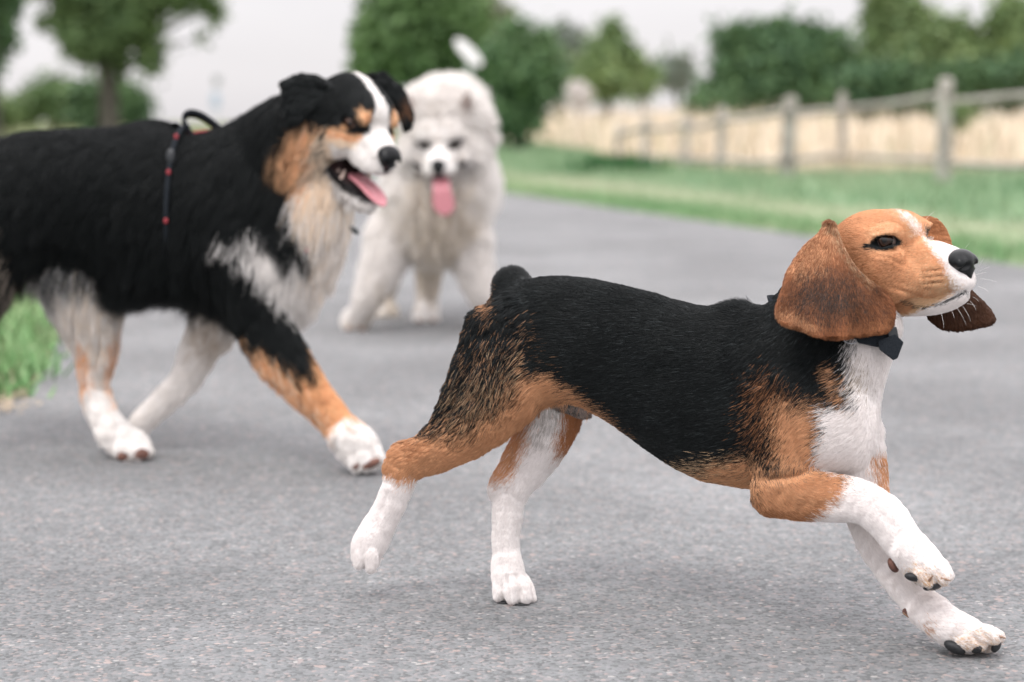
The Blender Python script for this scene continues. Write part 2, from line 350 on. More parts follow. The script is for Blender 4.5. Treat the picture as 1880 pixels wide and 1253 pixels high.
# ------------------------------------------------------------------ ground
def grid_sheet(name, poly, z, material, kind='structure', label=None):
    me = bpy.data.meshes.new(name); me.from_pydata([(x, y, z) for x, y in poly], [], [list(range(len(poly)))]); me.update()
    o = bpy.data.objects.new(name, me); col.objects.link(o); me.materials.append(material); tag(o, kind=kind); return o
def asphalt_mat():
    m = mat('asphalt', (.2, .2, .2), .85, .3); t = m.node_tree; n = t.nodes; l = t.links; b = n['Principled BSDF']
    tc = n.new('ShaderNodeTexCoord'); O = tc.outputs['Object']
    def vor(scale, feat='F1', rnd=1.0):
        v = n.new('ShaderNodeTexVoronoi'); v.inputs['Scale'].default_value = scale; v.feature = feat; v.inputs['Randomness'].default_value = rnd; l.new(O, v.inputs['Vector']); return v
    def mr(src, a, b_, c=0, d=1):
        r = n.new('ShaderNodeMapRange'); l.new(src, r.inputs[0]); r.inputs[1].default_value = a; r.inputs[2].default_value = b_; r.inputs[3].default_value = c; r.inputs[4].default_value = d; return r.outputs[0]
    def mix(f, a, b_, typ='MIX'):
        x = n.new('ShaderNodeMix'); x.data_type = 'RGBA'; x.blend_type = typ
        if isinstance(f, float): x.inputs[0].default_value = f
        else: l.new(f, x.inputs[0])
        for i, q in ((6, a), (7, b_)):
            if isinstance(q, tuple): x.inputs[i].default_value = (*q, 1)
            else: l.new(q, x.inputs[i])
        return x.outputs[2]
    def noise(scale, det=3):
        z = n.new('ShaderNodeTexNoise'); z.inputs['Scale'].default_value = scale; z.inputs['Detail'].default_value = det; l.new(O, z.inputs['Vector']); return z.outputs[0]
    def m2(op, a, b_):
        x = n.new('ShaderNodeMath'); x.operation = op
        for i, q in ((0, a), (1, b_)):
            if isinstance(q, (int, float)): x.inputs[i].default_value = q
            else: l.new(q, x.inputs[i])
        return x.outputs[0]
    v1 = vor(250.); sep = n.new('ShaderNodeSeparateColor'); l.new(v1.outputs['Color'], sep.inputs[0])
    r = n.new('ShaderNodeValToRGB'); l.new(sep.outputs[0], r.inputs[0]); r.color_ramp.interpolation = 'CONSTANT'
    e = r.color_ramp.elements; e[0].position = 0; e[0].color = (.114, .119, .120, 1); e[1].position = .22; e[1].color = (.154, .161, .163, 1)
    for p_, c_ in ((.45, (.168, .175, .178)), (.66, (.185, .188, .192)), (.82, (.205, .197, .197)), (.93, (.245, .215, .208)), (.965, (.28, .235, .22)), (.985, (.31, .30, .29))):
        q = e.new(p_); q.color = (*c_, 1)
    # larger chips, few of them
    v2 = vor(75.); s2 = n.new('ShaderNodeSeparateColor'); l.new(v2.outputs['Color'], s2.inputs[0])
    inside = mr(v2.outputs['Distance'], .40, .30); few = mr(s2.outputs[1], .95, .951); chip = m2('MULTIPLY', inside, few)
    r2 = n.new('ShaderNodeValToRGB'); l.new(s2.outputs[2], r2.inputs[0]); r2.color_ramp.interpolation = 'CONSTANT'
    e = r2.color_ramp.elements; e[0].color = (.22, .21, .21, 1); e[1].position = .35; e[1].color = (.28, .235, .22, 1)
    q = e.new(.6); q.color = (.37, .355, .345, 1); q = e.new(.85); q.color = (.085, .10, .10, 1)
    c = mix(chip, r.outputs[0], r2.outputs[0])
    big = mr(noise(2.2, 4), .35, .65, 1.11, 1.40); gn = mr(noise(38., 3), .3, .7, .88, 1.12)
    k = m2('MULTIPLY', big, gn)
    vm = n.new('ShaderNodeVectorMath'); vm.operation = 'SCALE'; l.new(c, vm.inputs[0]); l.new(k, vm.inputs['Scale'])
    l.new(vm.outputs[0], b.inputs['Base Color'])
    patch_ = mr(noise(.55, 5), .42, .60, .93, 1.05); vm2 = n.new('ShaderNodeVectorMath'); vm2.operation = 'SCALE'; l.new(vm.outputs[0], vm2.inputs[0]); l.new(patch_, vm2.inputs['Scale']); l.new(vm2.outputs[0], b.inputs['Base Color'])
    h = m2('ADD', m2('MULTIPLY', m2('SUBTRACT', 1.0, v1.outputs['Distance']), .6), m2('MULTIPLY', noise(420., 2), .9))
    h = m2('ADD', h, m2('MULTIPLY', noise(90., 3), 1.6))
    bp = n.new('ShaderNodeBump'); bp.inputs['Strength'].default_value = .8; bp.inputs['Distance'].default_value = .0024; l.new(h, bp.inputs['Height']); l.new(bp.outputs[0], b.inputs['Normal'])
    return m
M_asph = asphalt_mat()
M_soil = noise_mat('turf', (.075, .125, .045), (.20, .19, .10), 3.0, .95, .5, 40, spec=.1)
ground = grid_sheet('ground', [(-1500, -20), (1500, -20), (1500, 2600), (-1500, 2600)], 0.0, M_soil)
LEFT_EDGE = [(-9, 1.0), (-4, 2.6), (-1.6, 3.25), (-1.0, 3.36), (-.86, 3.5), (-.93, 3.95), (-1.0, 4.35), (-1.09, 4.8), (-1.27, 5.5), (-1.6, 6.5), (-3.5, 14.5), (-6, 23), (-12, 44)]
RIGHT_EDGE = [(-8.5, 44), (-2.6, 23), (-.9, 17.3), (0.02, 13.6), (.75, 10.6), (1.74, 6.76), (2.9, 2.0), (3.6, -1), (8, -6), (-9, -6)]
road = grid_sheet('road', (LEFT_EDGE+RIGHT_EDGE)[::-1], 0.004, M_asph)

# ------------------------------------------------------------------ verge, fence, meadow, trees
def cards(name, C, D, U, Ln, W, colr, material, par=None, fold=.25):
    """leaf/blade strips: base points C, direction D, side U, lengths, widths, colours -> one mesh; each a bent double quad"""
    n = len(C); Nn = np.cross(D, U); Nn /= np.maximum(np.linalg.norm(Nn, axis=1, keepdims=True), 1e-9)
    L_ = Ln[:, None]; W_ = W[:, None]
    a = C-U*W_*.5; b = C+U*W_*.5; m = C+D*L_*.55+Nn*L_*fold*.3; m1 = m-U*W_*.42; m2_ = m+U*W_*.42; t = C+D*L_+Nn*L_*fold; t1 = t-U*W_*.06; t2 = t+U*W_*.06
    V = np.stack([a, b, m2_, m1, t2, t1], 1).reshape(-1, 3); i = np.arange(n)[:, None]*6
    F = np.vstack([i+np.array([[0, 1, 2, 3]]), i+np.array([[3, 2, 4, 5]])])
    return mesh_np(name, V, F, material, par, smooth=False, colors=np.repeat(colr, 6, axis=0))
def rand_dirs(n, rg): d = rg.normal(size=(n, 3)); return d/np.linalg.norm(d, axis=1, keepdims=True)
M_leaf = mat('leaf', (.08, .12, .04), .55, .25, attr='coat'); 
_b = M_leaf.node_tree.nodes['Principled BSDF']; _b.inputs['Transmission Weight'].default_value = 0
M_straw = mat('dry_grass', (.5, .4, .3), .8, .15, attr='coat'); M_blade = mat('grass_blade', (.1, .2, .06), .6, .2, attr='coat')
M_bark = noise_mat('bark', (.045, .042, .032), (.09, .085, .065), 9, .9, .7, 26, stretch=(1, 1, .25), dist=.03)
M_wood = noise_mat('weathered_wood', (.30, .27, .245), (.46, .425, .39), 7, .85, .5, 40, stretch=(1, 1, 1), dist=.004)
G1 = np.array([.100, .175, .070]); G2 = np.array([.22, .30, .12]); GD = np.array([.055, .115, .058]); GY = np.array([.30, .37, .16])

def tube(name, pts, radii, material, par=None, seg=9):
    V = []; F = []; P = np.array(pts, float)
    for i, p in enumerate(P):
        t = P[min(i+1, len(P)-1)]-P[max(i-1, 0)]; t /= np.linalg.norm(t); a = np.cross(t, [0, 1, .3]); a /= np.linalg.norm(a); b = np.cross(t, a)
        for j in range(seg): q = 2*PI*j/seg; V.append(p+radii[i]*(a*math.cos(q)+b*math.sin(q)))
    for i in range(len(P)-1):
        for j in range(seg): F.append([i*seg+j, i*seg+(j+1) % seg, (i+1)*seg+(j+1) % seg, (i+1)*seg+j])
    return V, F
def merge(parts):
    V = []; F = []; o = 0
    for v, f in parts:
        V += [tuple(x) for x in v]; F += [[k+o for k in q] for q in f]; o += len(v)
    return V, F
def tree(name, base, height, blobs, leaf, n, label, seed, c1=G1, c2=G2, trunk_r=.12, dark=.35, group=None, cat='tree', gap=.0, conif=False):
    """blobs: (dx,dy,z,rx,ry,rz) foliage masses about the base; limbs run to each"""
    rg = np.random.default_rng(seed); base = np.array(base, float); root = empty(name, tuple(base)); tag(root, label, cat, group)
    parts = []; H_ = height
    tp = [base+np.array([0, 0, -.05]), base+np.array([.03*H_*rg.normal()*.3, 0, H_*.3]), base+np.array([.02*H_*rg.normal(), 0, H_*.6]), base+np.array([.03*H_*rg.normal(), 0, H_*.93])]
    parts.append(tube('t', tp, [trunk_r*1.35, trunk_r, trunk_r*.6, trunk_r*.15], None))
    for b in blobs:
        st = tp[1]+(tp[2]-tp[1])*rg.random(); c = base+np.array(b[:3]); md = (st+c)/2+np.array([0, 0, .06*H_*rg.normal()]); parts.append(tube('l', [st, md, c], [trunk_r*.45, trunk_r*.25, trunk_r*.06], None, 6))
    V, F = merge(parts); mesh_np('trunk', V, F, M_bark, root)
    leaf = leaf*.62; n = int(n*1.7)
    vol = np.array([b[3]*b[4]*b[5] for b in blobs])**.7; k = rg.choice(len(blobs), n, p=vol/vol.sum()); Bb = np.array(blobs)[k]
    d = rand_dirs(n, rg); r = .97*rg.random(n)**.42; C = Bb[:, :3]+d*r[:, None]*Bb[:, 3:]
    # ragged edge: clusters pushed in or out along smooth noise
    nz = NZ(C*1.0+seed*13, float(np.mean(vol)**.33)*.5+.2); C = C+d*(nz*.34)[:, None]*Bb[:, 3:]
    # lumps of leaves around twig ends
    tw = max(n//22, 8); ctr = C[rg.choice(n, tw)]; a = rg.integers(0, tw, n); C = np.where((rg.random(n) < .72)[:, None], ctr[a]+rg.normal(size=(n, 3))*leaf*1.0, C)
    sh = .5+.5*NZ2(C+seed*7, leaf*9); mixv = np.clip(sh+.25*rg.normal(size=n), 0, 1)[:, None]; colr = c1*(1-mixv)+c2*mixv; colr = colr*(.75+.5*rg.random(n))[:, None]
    gap = max(gap, .42); keep = rg.random(n) > gap*(NZ(C+seed*3, leaf*7) > .05); C, d, colr = C[keep], d[keep], colr[keep]; n = len(C)
    D = rand_dirs(n, rg)*.8+d*.5; D[:, 2] -= .25; D /= np.linalg.norm(D, axis=1, keepdims=True); U = np.cross(D, rand_dirs(n, rg)); U /= np.maximum(np.linalg.norm(U, axis=1, keepdims=True), 1e-6)
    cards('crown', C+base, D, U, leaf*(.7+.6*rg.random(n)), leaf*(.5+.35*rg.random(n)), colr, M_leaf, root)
    return root
def at(px, py, Y):
    """point of the view at horizontal distance Y"""
    d = FW+(px-940)/FPX*RT+(626.5-py)/FPX*UPV; return np.array([0, 0, CAM_H])+d*(Y/d[1])

def blades(name, P, hgt, wid, c1, c2, seed, material, label=None, lean=.35, stuff=True):
    rg = np.random.default_rng(seed); n = len(P); D = np.stack([rg.normal(size=n)*lean, rg.normal(size=n)*lean, np.ones(n)], 1); D /= np.linalg.norm(D, axis=1, keepdims=True)
    U = np.stack([rg.normal(size=n), rg.normal(size=n)*.5, np.zeros(n)], 1); U /= np.linalg.norm(U, axis=1, keepdims=True)
    m = np.clip(.5+.6*NZ(P*1., .9)+.3*rg.normal(size=n), 0, 1)[:, None]; colr = (np.array(c1)*(1-m)+np.array(c2)*m)*(.75+.5*rg.random(n))[:, None]
    o = cards(name, P, D, U, hgt*(.6+.7*rg.random(n)), wid*(.7+.6*rg.random(n)), colr, material, None, .35)
    if stuff: tag(o, kind='stuff')
    if label: o['label'] = label
    return o
def scatter(poly, n, rg):
    P = np.array(poly, float); lo, hi = P.min(0), P.max(0); out = []; tot = 0
    while tot < n:
        q = lo+(hi-lo)*rg.random((n*2, 2)); q = q[poly_sd(q[:, 0], q[:, 1], P) < 0]; out.append(q); tot += len(q)
    return np.vstack(out)[:n]
def off_edge(E, d, side=1):
    """edge line shifted sideways"""
    E = np.array(E, float); t = np.gradient(E, axis=0); t /= np.linalg.norm(t, axis=1, keepdims=True); nn = np.stack([t[:, 1], -t[:, 0]], 1)*side; return E+nn*d

def build_setting():
    rg = np.random.default_rng(5)
    RE = np.array(RIGHT_EDGE[:8]); z0 = np.zeros
    # mown verge right of the road: paler mown strip, then taller green grass up to the fence
    v1 = np.vstack([RE, off_edge(RE, 1.5, -1)[::-1]]); v2 = np.vstack([off_edge(RE, 1.3, -1), off_edge(RE, 11., -1)[::-1]])
    M_v1 = noise_mat('verge_turf', (.21, .30, .16), (.40, .41, .29), 2.2, .95, .5, 60, spec=.1, detail=6); M_v2 = noise_mat('verge_grass', (.12, .24, .13), (.24, .33, .19), 1.6, .95, .5, 60, spec=.1, detail=6)
    grid_sheet('verge', [tuple(p) for p in v1][::-1] if poly_area(v1) < 0 else [tuple(p) for p in v1], .002, M_v1)
    vg = [tuple(p) for p in v2]; grid_sheet('lawn', vg[::-1] if poly_area(v2) < 0 else vg, .003, M_v2)
    q = scatter(v1, 60000, rg); q = q[(q[:, 1] < 22)]; P = np.c_[q, np.zeros(len(q))]
    blades('verge_grass', P, .035, .004, (.23, .32, .18), (.47, .47, .35), 8, M_blade, 'short mown grass along the right edge of the road')
    e1 = np.vstack([RE+[-.02, 0], off_edge(RE, .42, -1)[::-1]]); q = scatter(e1, 26000, rg); blades('verge_edge_grass', np.c_[q, np.zeros(len(q))], .055, .006, (.15, .29, .13), (.27, .38, .20), 18, M_blade, 'greener unmown grass fringe touching the right edge of the asphalt')
    q = scatter(v2, 90000, rg); P = np.c_[q, np.zeros(len(q))]
    blades('lawn_grass', P, .09, .008, (.14, .25, .13), (.29, .37, .23), 9, M_blade, 'green grass between the mown strip and the rail fence')
    # left verge: soft clump spilling over the edge
    LE = np.array(LEFT_EDGE)
    v3 = np.vstack([LE[1:10]+[0.0, 0], [[-7, 14], [-7, 3]]]); vg = [tuple(p) for p in v3]
    grid_sheet('left_verge', vg[::-1] if poly_area(v3) < 0 else vg, .008, noise_mat('verge_soil', (.10, .15, .06), (.20, .18, .12), 6, .95, .6, 60, spec=.1))
    q = scatter(v3, 120000, rg); d = -poly_sd(q[:, 0], q[:, 1], np.array(v3)); keep = rg.random(len(q)) < np.exp(-d/1.3); q = q[keep]; d = d[keep]; P = np.c_[q, np.full(len(q), .008)]
    hg = .026+.034*np.clip(d/.3, 0, 1)+.02*NZ(P, .18); P[:, :2] += np.array([.5, -.15])*(np.abs(rg.normal(size=(len(P), 1)))*.05)*(d < .12)[:, None]*(1+NZ(P, .1))[:, None]; D_ = blades('roadside_grass', P, hg, .0065, (.15, .30, .12), (.32, .46, .23), 10, M_blade, 'bright green grass tuft spilling over the left edge of the road', .55)
    # dry leaves and straw crumbs by the left edge
    q = np.array([[-.90, 3.36]])+rg.normal(size=(260, 2))*[.035, .05]; P = np.c_[q, np.full(len(q), .012)]; Dh = np.c_[rg.normal(size=(260, 2)), rg.normal(size=260)*.1]; Dh /= np.linalg.norm(Dh, axis=1, keepdims=True); U = np.cross(Dh, [0, 0, 1.]); U /= np.linalg.norm(U, axis=1, keepdims=True)
    tag(cards('straw', P, Dh, U, np.full(260, .016), np.full(260, .004), np.tile([[.52, .42, .30]], (260, 1))*(.7+.5*rg.random((260, 1))), M_straw), 'pale dry straw bits on the asphalt by the left grass', kind='stuff')

    # rail fence of weathered posts in short zigzag bays
    posts = [(1990, 118, 352), (1731, 144, 340), (1547, 170, 319), (1444, 178, 330), (1321, 197, 317), (1258, 212, 312), (1183, 215, 310), (1133, 229, 300)]
    fr = empty('rail_fence', tuple(gpt(1547, 319))); tag(fr, 'weathered grey post and rail fence standing between the grass and the dry meadow', 'fence')
    Wp = []
    for i, (px, ty, by) in enumerate(posts):
        b = gpt(px, by); Y = b[1]; t = at(px, ty, Y); h = t[2]; r = .038+.010*rg.random()+(.02 if i in (1, 3) else 0); jx = rg.normal(size=2)*.015
        pts = [b+[0, 0, -.05], b+[jx[0]*.3, 0, h*.35], b+[jx[0]*.7, 0, h*.7], b+[jx[0], 0, h*.97], b+[jx[0], 0, h]]; V, F = tube('p', pts, [r*1.05, r, r*.97, r*.95, r*.7], None, 8)
        n0 = len(V); V.append(pts[-1]+np.array([0, 0, .008])); F += [[n0-8+(j+1) % 8, n0-8+j, n0, n0] for j in range(8)]
        me = bpy.data.meshes.new('post'); me.from_pydata([tuple(v) for v in V], [], [f if f[2] != f[3] else f[:3] for f in F]); me.update(); o = bpy.data.objects.new('post', me); col.objects.link(o); me.materials.append(M_wood); parent(o, fr); Wp.append((b, h))
    for i in range(len(Wp)-1):
        (a, ha), (b, hb) = Wp[i], Wp[i+1]
        for fr_ in (.80, .22):
            A = a+[0, 0, ha*fr_*(1.06 if i % 2 else .98)]; Bq = b+[0, 0, hb*fr_*(1.0 if i % 2 else .96)]; e = (Bq-A)*.03/np.linalg.norm(Bq-A)*3; md = (A+Bq)/2+[0, 0, -.015+.02*rg.normal()]
            V, F = tube('r', [A-e, md, Bq+e], [.030, .027, .025], None, 7); mesh_np('rail', V, F, M_wood, fr)

    # dry meadow behind the fence
    M_hay = noise_mat('dry_meadow', (.42, .36, .28), (.54, .48, .39), .6, .95, .4, 8, spec=.05)
    NE = [gpt(840, 268), gpt(1000, 268), gpt(1080, 282), gpt(1140, 304), gpt(1450, 322), gpt(1731, 320), gpt(2150, 318)]
    def strip(px0, px1, by0, by1, back): 
        a = gpt(px0, by0); b = gpt(px1, by1); return [a[:2], b[:2], b[:2]+[0, back], a[:2]+[-back*.1, back]]
    pol = np.array([tuple(p[:2]) for p in NE]+[(34, 75), (-4, 75)]); grid_sheet('meadow', [tuple(p) for p in pol] if poly_area(pol) > 0 else [tuple(p) for p in pol][::-1], .006, M_hay)
    q = scatter(pol, 120000, rg); q = q[rg.random(len(q)) < np.exp(-(q[:, 1]-14)/22)]
    P = np.c_[q, np.zeros(len(q))]; hh = np.interp(q[:, 1], [18, 22, 41, 70], [.40, .48, .66, .80])*(1+.25*NZ(P, 3.0))
    blades('meadow_grass', P, hh, .022, (.66, .565, .44), (.80, .70, .56), 12, M_straw, 'tall dry straw coloured grass behind the rail fence', .16)
    sel = rg.random(len(q)) < .05; Pg = P[sel]; blades('meadow_weeds', Pg[NZ(Pg, 2.5) > .1], .55, .05, (.24, .30, .12), (.38, .38, .18), 13, M_leaf, 'patchy green weeds among the dry meadow grass', .3)
    # left meadow beyond the road
    pol = np.array([[-30, 20], [-6.4, 20], [-8, 27], [-18, 70], [-60, 70]]); grid_sheet('left_meadow', [tuple(p) for p in pol] if poly_area(pol) > 0 else [tuple(p) for p in pol][::-1], .006, M_hay)
    q = scatter(pol, 60000, rg); q = q[rg.random(len(q)) < np.exp(-(q[:, 1]-17)/22)]; P = np.c_[q, np.zeros(len(q))]
    blades('left_meadow_grass', P, .56*(1+.2*NZ(P, 3.)), .022, (.54, .48, .38), (.70, .63, .53), 14, M_straw, 'tall dry grass across the field behind the black dog', .16)
    pol = np.array([[-30, 14.5], [-4.2, 14.5], [-5.6, 19.5], [-30, 20.5]]); q = scatter(pol, 20000, rg); blades('field_edge_grass', np.c_[q, np.zeros(len(q))], .22, .015, (.08, .17, .07), (.20, .27, .12), 15, M_blade, 'green grass strip in front of the left dry field', .3)

    # low green weed tuft in front of the fence
    c = gpt(1135, 322); n = 900; P = np.c_[c[0]+rg.normal(size=n)*.17, c[1]+rg.normal(size=n)*.12, np.zeros(n)]
    o = blades('weed_clump', P, .17, .03, (.045, .14, .05), (.08, .20, .07), 16, M_leaf, None, .6, False); tag(o, 'low dark green weed clump standing in front of the far end of the rail fence', 'plant')

    # trees: (foliage masses relative to the base)
    def B(px, py, Y, rpx, rpy, base, depth=1.0):
        p = at(px, py, Y)-base; s_ = Y/FPX; return (p[0], p[1]+rg.normal()*.3*rpx*s_, p[2], rpx*s_, rpx*s_*depth, rpy*s_)
    def T(name, px, Y, blobs, height_py, leaf, n, label, seed, **k):
        base = np.array([at(px, 300, Y)[0], Y, 0.]); h = at(px, height_py, Y)[2]
        return tree(name, base, h, [B(*b[:2], Y, b[2], b[3], base) for b in blobs], leaf, n, label, seed, **k)
    T('broadleaf_tree', 205, 34, [(145, 20, 50, 40), (200, -20, 90, 50), (235, 45, 58, 46), (272, 100, 26, 34), (160, 75, 44, 34), (120, -20, 50, 34), (300, -4, 60, 24), (388, 12, 20, 14), (340, -14, 60, 18), (60, -24, 40, 12), (84, 38, 12, 7), (130, 52, 24, 20), (205, 118, 26, 22), (370, 68, 7, 5)], -160, .18, 13000, 'large leafy tree with hanging branches rising behind the back of the black dog', 101, c1=G1*.8, c2=np.array([.14, .21, .07]), trunk_r=.15, gap=.45)
    T('broadleaf_tree', -30, 22, [(-10, -10, 40, 50), (-10, 60, 22, 50), (-40, -90, 90, 60), (-40, 120, 40, 40)], -260, .12, 9000, 'leafy tree with a dark trunk cut off by the left edge', 102, c1=GD*1.3, c2=G1, trunk_r=.17, gap=.1)
    T('bush', 210, 40, [(170, 195, 40, 38), (215, 190, 45, 40), (245, 195, 30, 36)], 165, .20, 3800, 'rounded dark green bush at the foot of the large left tree', 103, c1=GD, c2=G1, trunk_r=.08)
    T('bush', 100, 46, [(60, 190, 30, 26), (105, 180, 36, 40), (140, 195, 30, 28), (80, 170, 30, 14)], 150, .22, 3600, 'lighter green bush standing left of the foot of the large left tree', 104, c1=G1*1.0, c2=G2, trunk_r=.08, gap=.3)
    T('bush', 20, 48, [(0, 205, 46, 22), (40, 205, 30, 20)], 190, .2, 1800, 'low green bush beyond the dry field by the left edge', 105, c1=G1*1.2, c2=G2, trunk_r=.06)
    T('broad_conifer', 770, 36, [(755, -10, 64, 40), (745, 35, 70, 45), (740, 85, 74, 48), (800, 100, 66, 50), (780, 30, 76, 55), (830, 60, 60, 55), (720, 110, 50, 30), (850, 130, 60, 50), (800, -60, 50, 50)], -110, .24, 17000, 'big dense green tree rising behind the white dog', 106, c1=G1*.95, c2=np.array([.14, .24, .08]), trunk_r=.22)
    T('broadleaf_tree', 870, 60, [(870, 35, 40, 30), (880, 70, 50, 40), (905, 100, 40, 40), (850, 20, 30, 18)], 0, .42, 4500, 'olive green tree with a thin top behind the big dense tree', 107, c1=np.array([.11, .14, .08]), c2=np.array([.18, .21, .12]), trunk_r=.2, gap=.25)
    T('bush', 950, 33, [(905, 130, 34, 44), (955, 90, 26, 30), (955, 130, 56, 50), (990, 140, 36, 44), (950, 175, 46, 32), (915, 165, 40, 36), (950, 210, 44, 26), (920, 205, 30, 20), (992, 80, 10, 16), (955, 62, 12, 16)], 60, .2, 12000, 'dense rounded dark bush with pointed tips to the right of the white sign', 108, c1=GD*1.4, c2=G1*1.1, trunk_r=.10)
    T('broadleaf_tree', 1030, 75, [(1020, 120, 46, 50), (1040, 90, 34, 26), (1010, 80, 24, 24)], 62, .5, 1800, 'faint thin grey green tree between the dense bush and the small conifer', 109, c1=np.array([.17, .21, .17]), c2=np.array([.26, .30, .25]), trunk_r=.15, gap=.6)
    T('small_conifer', 1115, 48, [(1123, 62, 8, 18), (1118, 95, 20, 22), (1108, 125, 38, 24), (1112, 150, 46, 18), (1150, 110, 14, 14), (1080, 130, 20, 14)], 50, .28, 4300, 'small pointed green conifer standing alone right of centre', 110, c1=G1*1.0, c2=G2, trunk_r=.09)
    T('bush', 1180, 52, [(1180, 150, 17, 16), (1188, 135, 10, 10)], 130, .26, 800, 'tiny light green bush right of the small conifer', 111, c1=G1*1.3, c2=G2*1.1, trunk_r=.05)
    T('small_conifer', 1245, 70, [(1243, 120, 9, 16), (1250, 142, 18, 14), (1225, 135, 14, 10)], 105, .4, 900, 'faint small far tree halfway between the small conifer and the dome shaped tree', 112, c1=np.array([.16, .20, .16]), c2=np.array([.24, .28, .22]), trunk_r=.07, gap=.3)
    T('dome_tree', 1420, 40, [(1380, 85, 58, 38), (1440, 75, 66, 36), (1500, 90, 50, 34), (1440, 115, 110, 40), (1370, 130, 60, 40), (1520, 130, 44, 40), (1440, 165, 120, 40), (1350, 180, 60, 28), (1490, 175, 70, 34)], 42, .25, 22000, 'wide dome shaped dark green tree behind the middle of the fence', 113, c1=GD*1.25, c2=G1*1.05, trunk_r=.22)
    T('bush', 1300, 38, [(1300, 195, 30, 16), (1330, 190, 24, 18)], 176, .2, 1100, 'low dark bush at the left foot of the dome shaped tree', 114, c1=GD*1.3, c2=G1, trunk_r=.05)
    T('tall_tree', 1640, 42, [(1625, 5, 26, 24), (1640, 40, 42, 30), (1650, 70, 52, 30), (1630, 95, 50, 28), (1640, -30, 22, 24), (1668, 30, 26, 16)], -50, .26, 7000, 'tall upright green tree reaching out of the frame at the upper right', 115, c1=G1, c2=G2*.9, trunk_r=.17, gap=.1)
    T('hedge_tree', 1740, 40, [(1735, 60, 24, 24), (1750, 90, 50, 34), (1700, 110, 60, 36), (1790, 110, 50, 36), (1740, 140, 80, 30)], 35, .25, 8000, 'bushy green tree with a small pointed top between the tall tree and the right edge', 116, c1=G1*.95, c2=G2*.9, trunk_r=.14, gap=.1)
    T('hedge_tree', 1860, 40, [(1850, 35, 30, 24), (1870, 70, 50, 40), (1840, 110, 60, 40), (1900, 120, 60, 50), (1860, 25, 20, 14), (1930, 60, 50, 50)], 10, .25, 9000, 'loose green tree at the upper right edge', 117, c1=G1, c2=G2, trunk_r=.15, gap=.2)
    T('hedge', 1720, 32, [(1590, 165, 44, 34), (1650, 160, 60, 34), (1720, 160, 60, 30), (1790, 155, 60, 26), (1860, 150, 60, 24), (1930, 150, 50, 30), (1620, 190, 50, 14)], 125, .19, 15000, 'long dark green hedge behind the right part of the fence', 118, c1=GD*1.2, c2=G1*.95, trunk_r=.07, cat='hedge')
    T('bush', 1755, 20, [(1755, 212, 16, 12), (1768, 205, 12, 8)], 198, .09, 700, 'small green sapling poking over the fence beside the tallest post', 119, c1=G1, c2=G2, trunk_r=.02)
    T('bush', 1060, 40, [(1060, 176, 17, 14), (1060, 165, 10, 8)], 160, .12, 1500, 'small whitish rounded shrub standing above the dry grass', 120, c1=np.array([.72, .68, .66]), c2=np.array([.85, .80, .78]), trunk_r=.03)

    # white round sign on a pole behind the white dog
    Y = 26.; c = at(860, 97, Y); b = np.array([at(872, 300, Y)[0], Y, 0.]); sg = empty('round_sign', tuple(b)); tag(sg, 'tilted white oval sign on a thin pale pole above the back of the white dog', 'sign')
    r = .235; ax1 = np.array([.70, .0, -.71]); ax2 = np.array([.36, .55, .36]); ax2 *= .62; nn = np.cross(ax1, ax2); nn /= np.linalg.norm(nn)
    th = np.arange(32)*2*PI/32; V = [c+nn*sg_*.012+r*q*(ax1*math.cos(a)+ax2*math.sin(a)) for sg_, q in ((-1, .97), (-.6, 1), (.6, 1), (1, .97)) for a in th]; F = [[i*32+j, i*32+(j+1) % 32, (i+1)*32+(j+1) % 32, (i+1)*32+j] for i in range(3) for j in range(32)]
    me = bpy.data.meshes.new('sign_plate'); me.from_pydata([tuple(v) for v in V], [], F+[list(range(32))[::-1], list(range(96, 128))]); me.update(); o = bpy.data.objects.new('sign_plate', me); col.objects.link(o); me.materials.append(noise_mat('white_enamel', (.78, .77, .77), (.70, .69, .69), 8, .4, 0)); parent(o, sg)
    V, F = tube('p', [b, (b+c)/2, c+np.array([0, .03, .05])], [.035, .035, .035], None, 10); mesh_np('pole', V, F, mat('galvanised', (.55, .57, .57), .5, .5), sg)
    # far road sign in the haze behind the harness handle
    Y = 90.; b = np.array([at(397, 250, Y)[0], Y, 0.]); sg = empty('signpost', tuple(b)); tag(sg, 'faint far signpost with two small plates above the harness handle', 'sign')
    V, F = tube('p', [b, b+[0, 0, 2.6], at(398, 140, Y)], [.05, .05, .05], None, 8); mesh_np('pole', V, F, mat('pale_pole', (.62, .65, .68), .5, .4), sg)
    for (px, py, w_, h_, cc) in ((399, 148, .17, .20, (.30, .32, .32)), (396, 185, .20, .34, (.42, .50, .60))):
        c = at(px, py, Y)+[0, -.08, 0]; x, y, z = w_, .03, h_; V = [(c[0]+i*x, c[1]+j*y, c[2]+k*z) for i in (-1, 1) for j in (-1, 1) for k in (-1, 1)]; F = [(0, 1, 3, 2), (4, 6, 7, 5), (0, 4, 5, 1), (2, 3, 7, 6), (0, 2, 6, 4), (1, 5, 7, 3)]
        me = bpy.data.meshes.new('sign_plate'); me.from_pydata(V, [], F); me.update(); o = bpy.data.objects.new('sign_plate', me); col.objects.link(o); me.materials.append(mat('far_sign', cc, .5, .4)); bv = o.modifiers.new('b', 'BEVEL'); bv.width = .02; parent(o, sg)
def poly_area(P): P = np.array(P, float); x, y = P[:, 0], P[:, 1]; return .5*np.sum(x*np.roll(y, -1)-np.roll(x, -1)*y)
if want('setting'): build_setting()

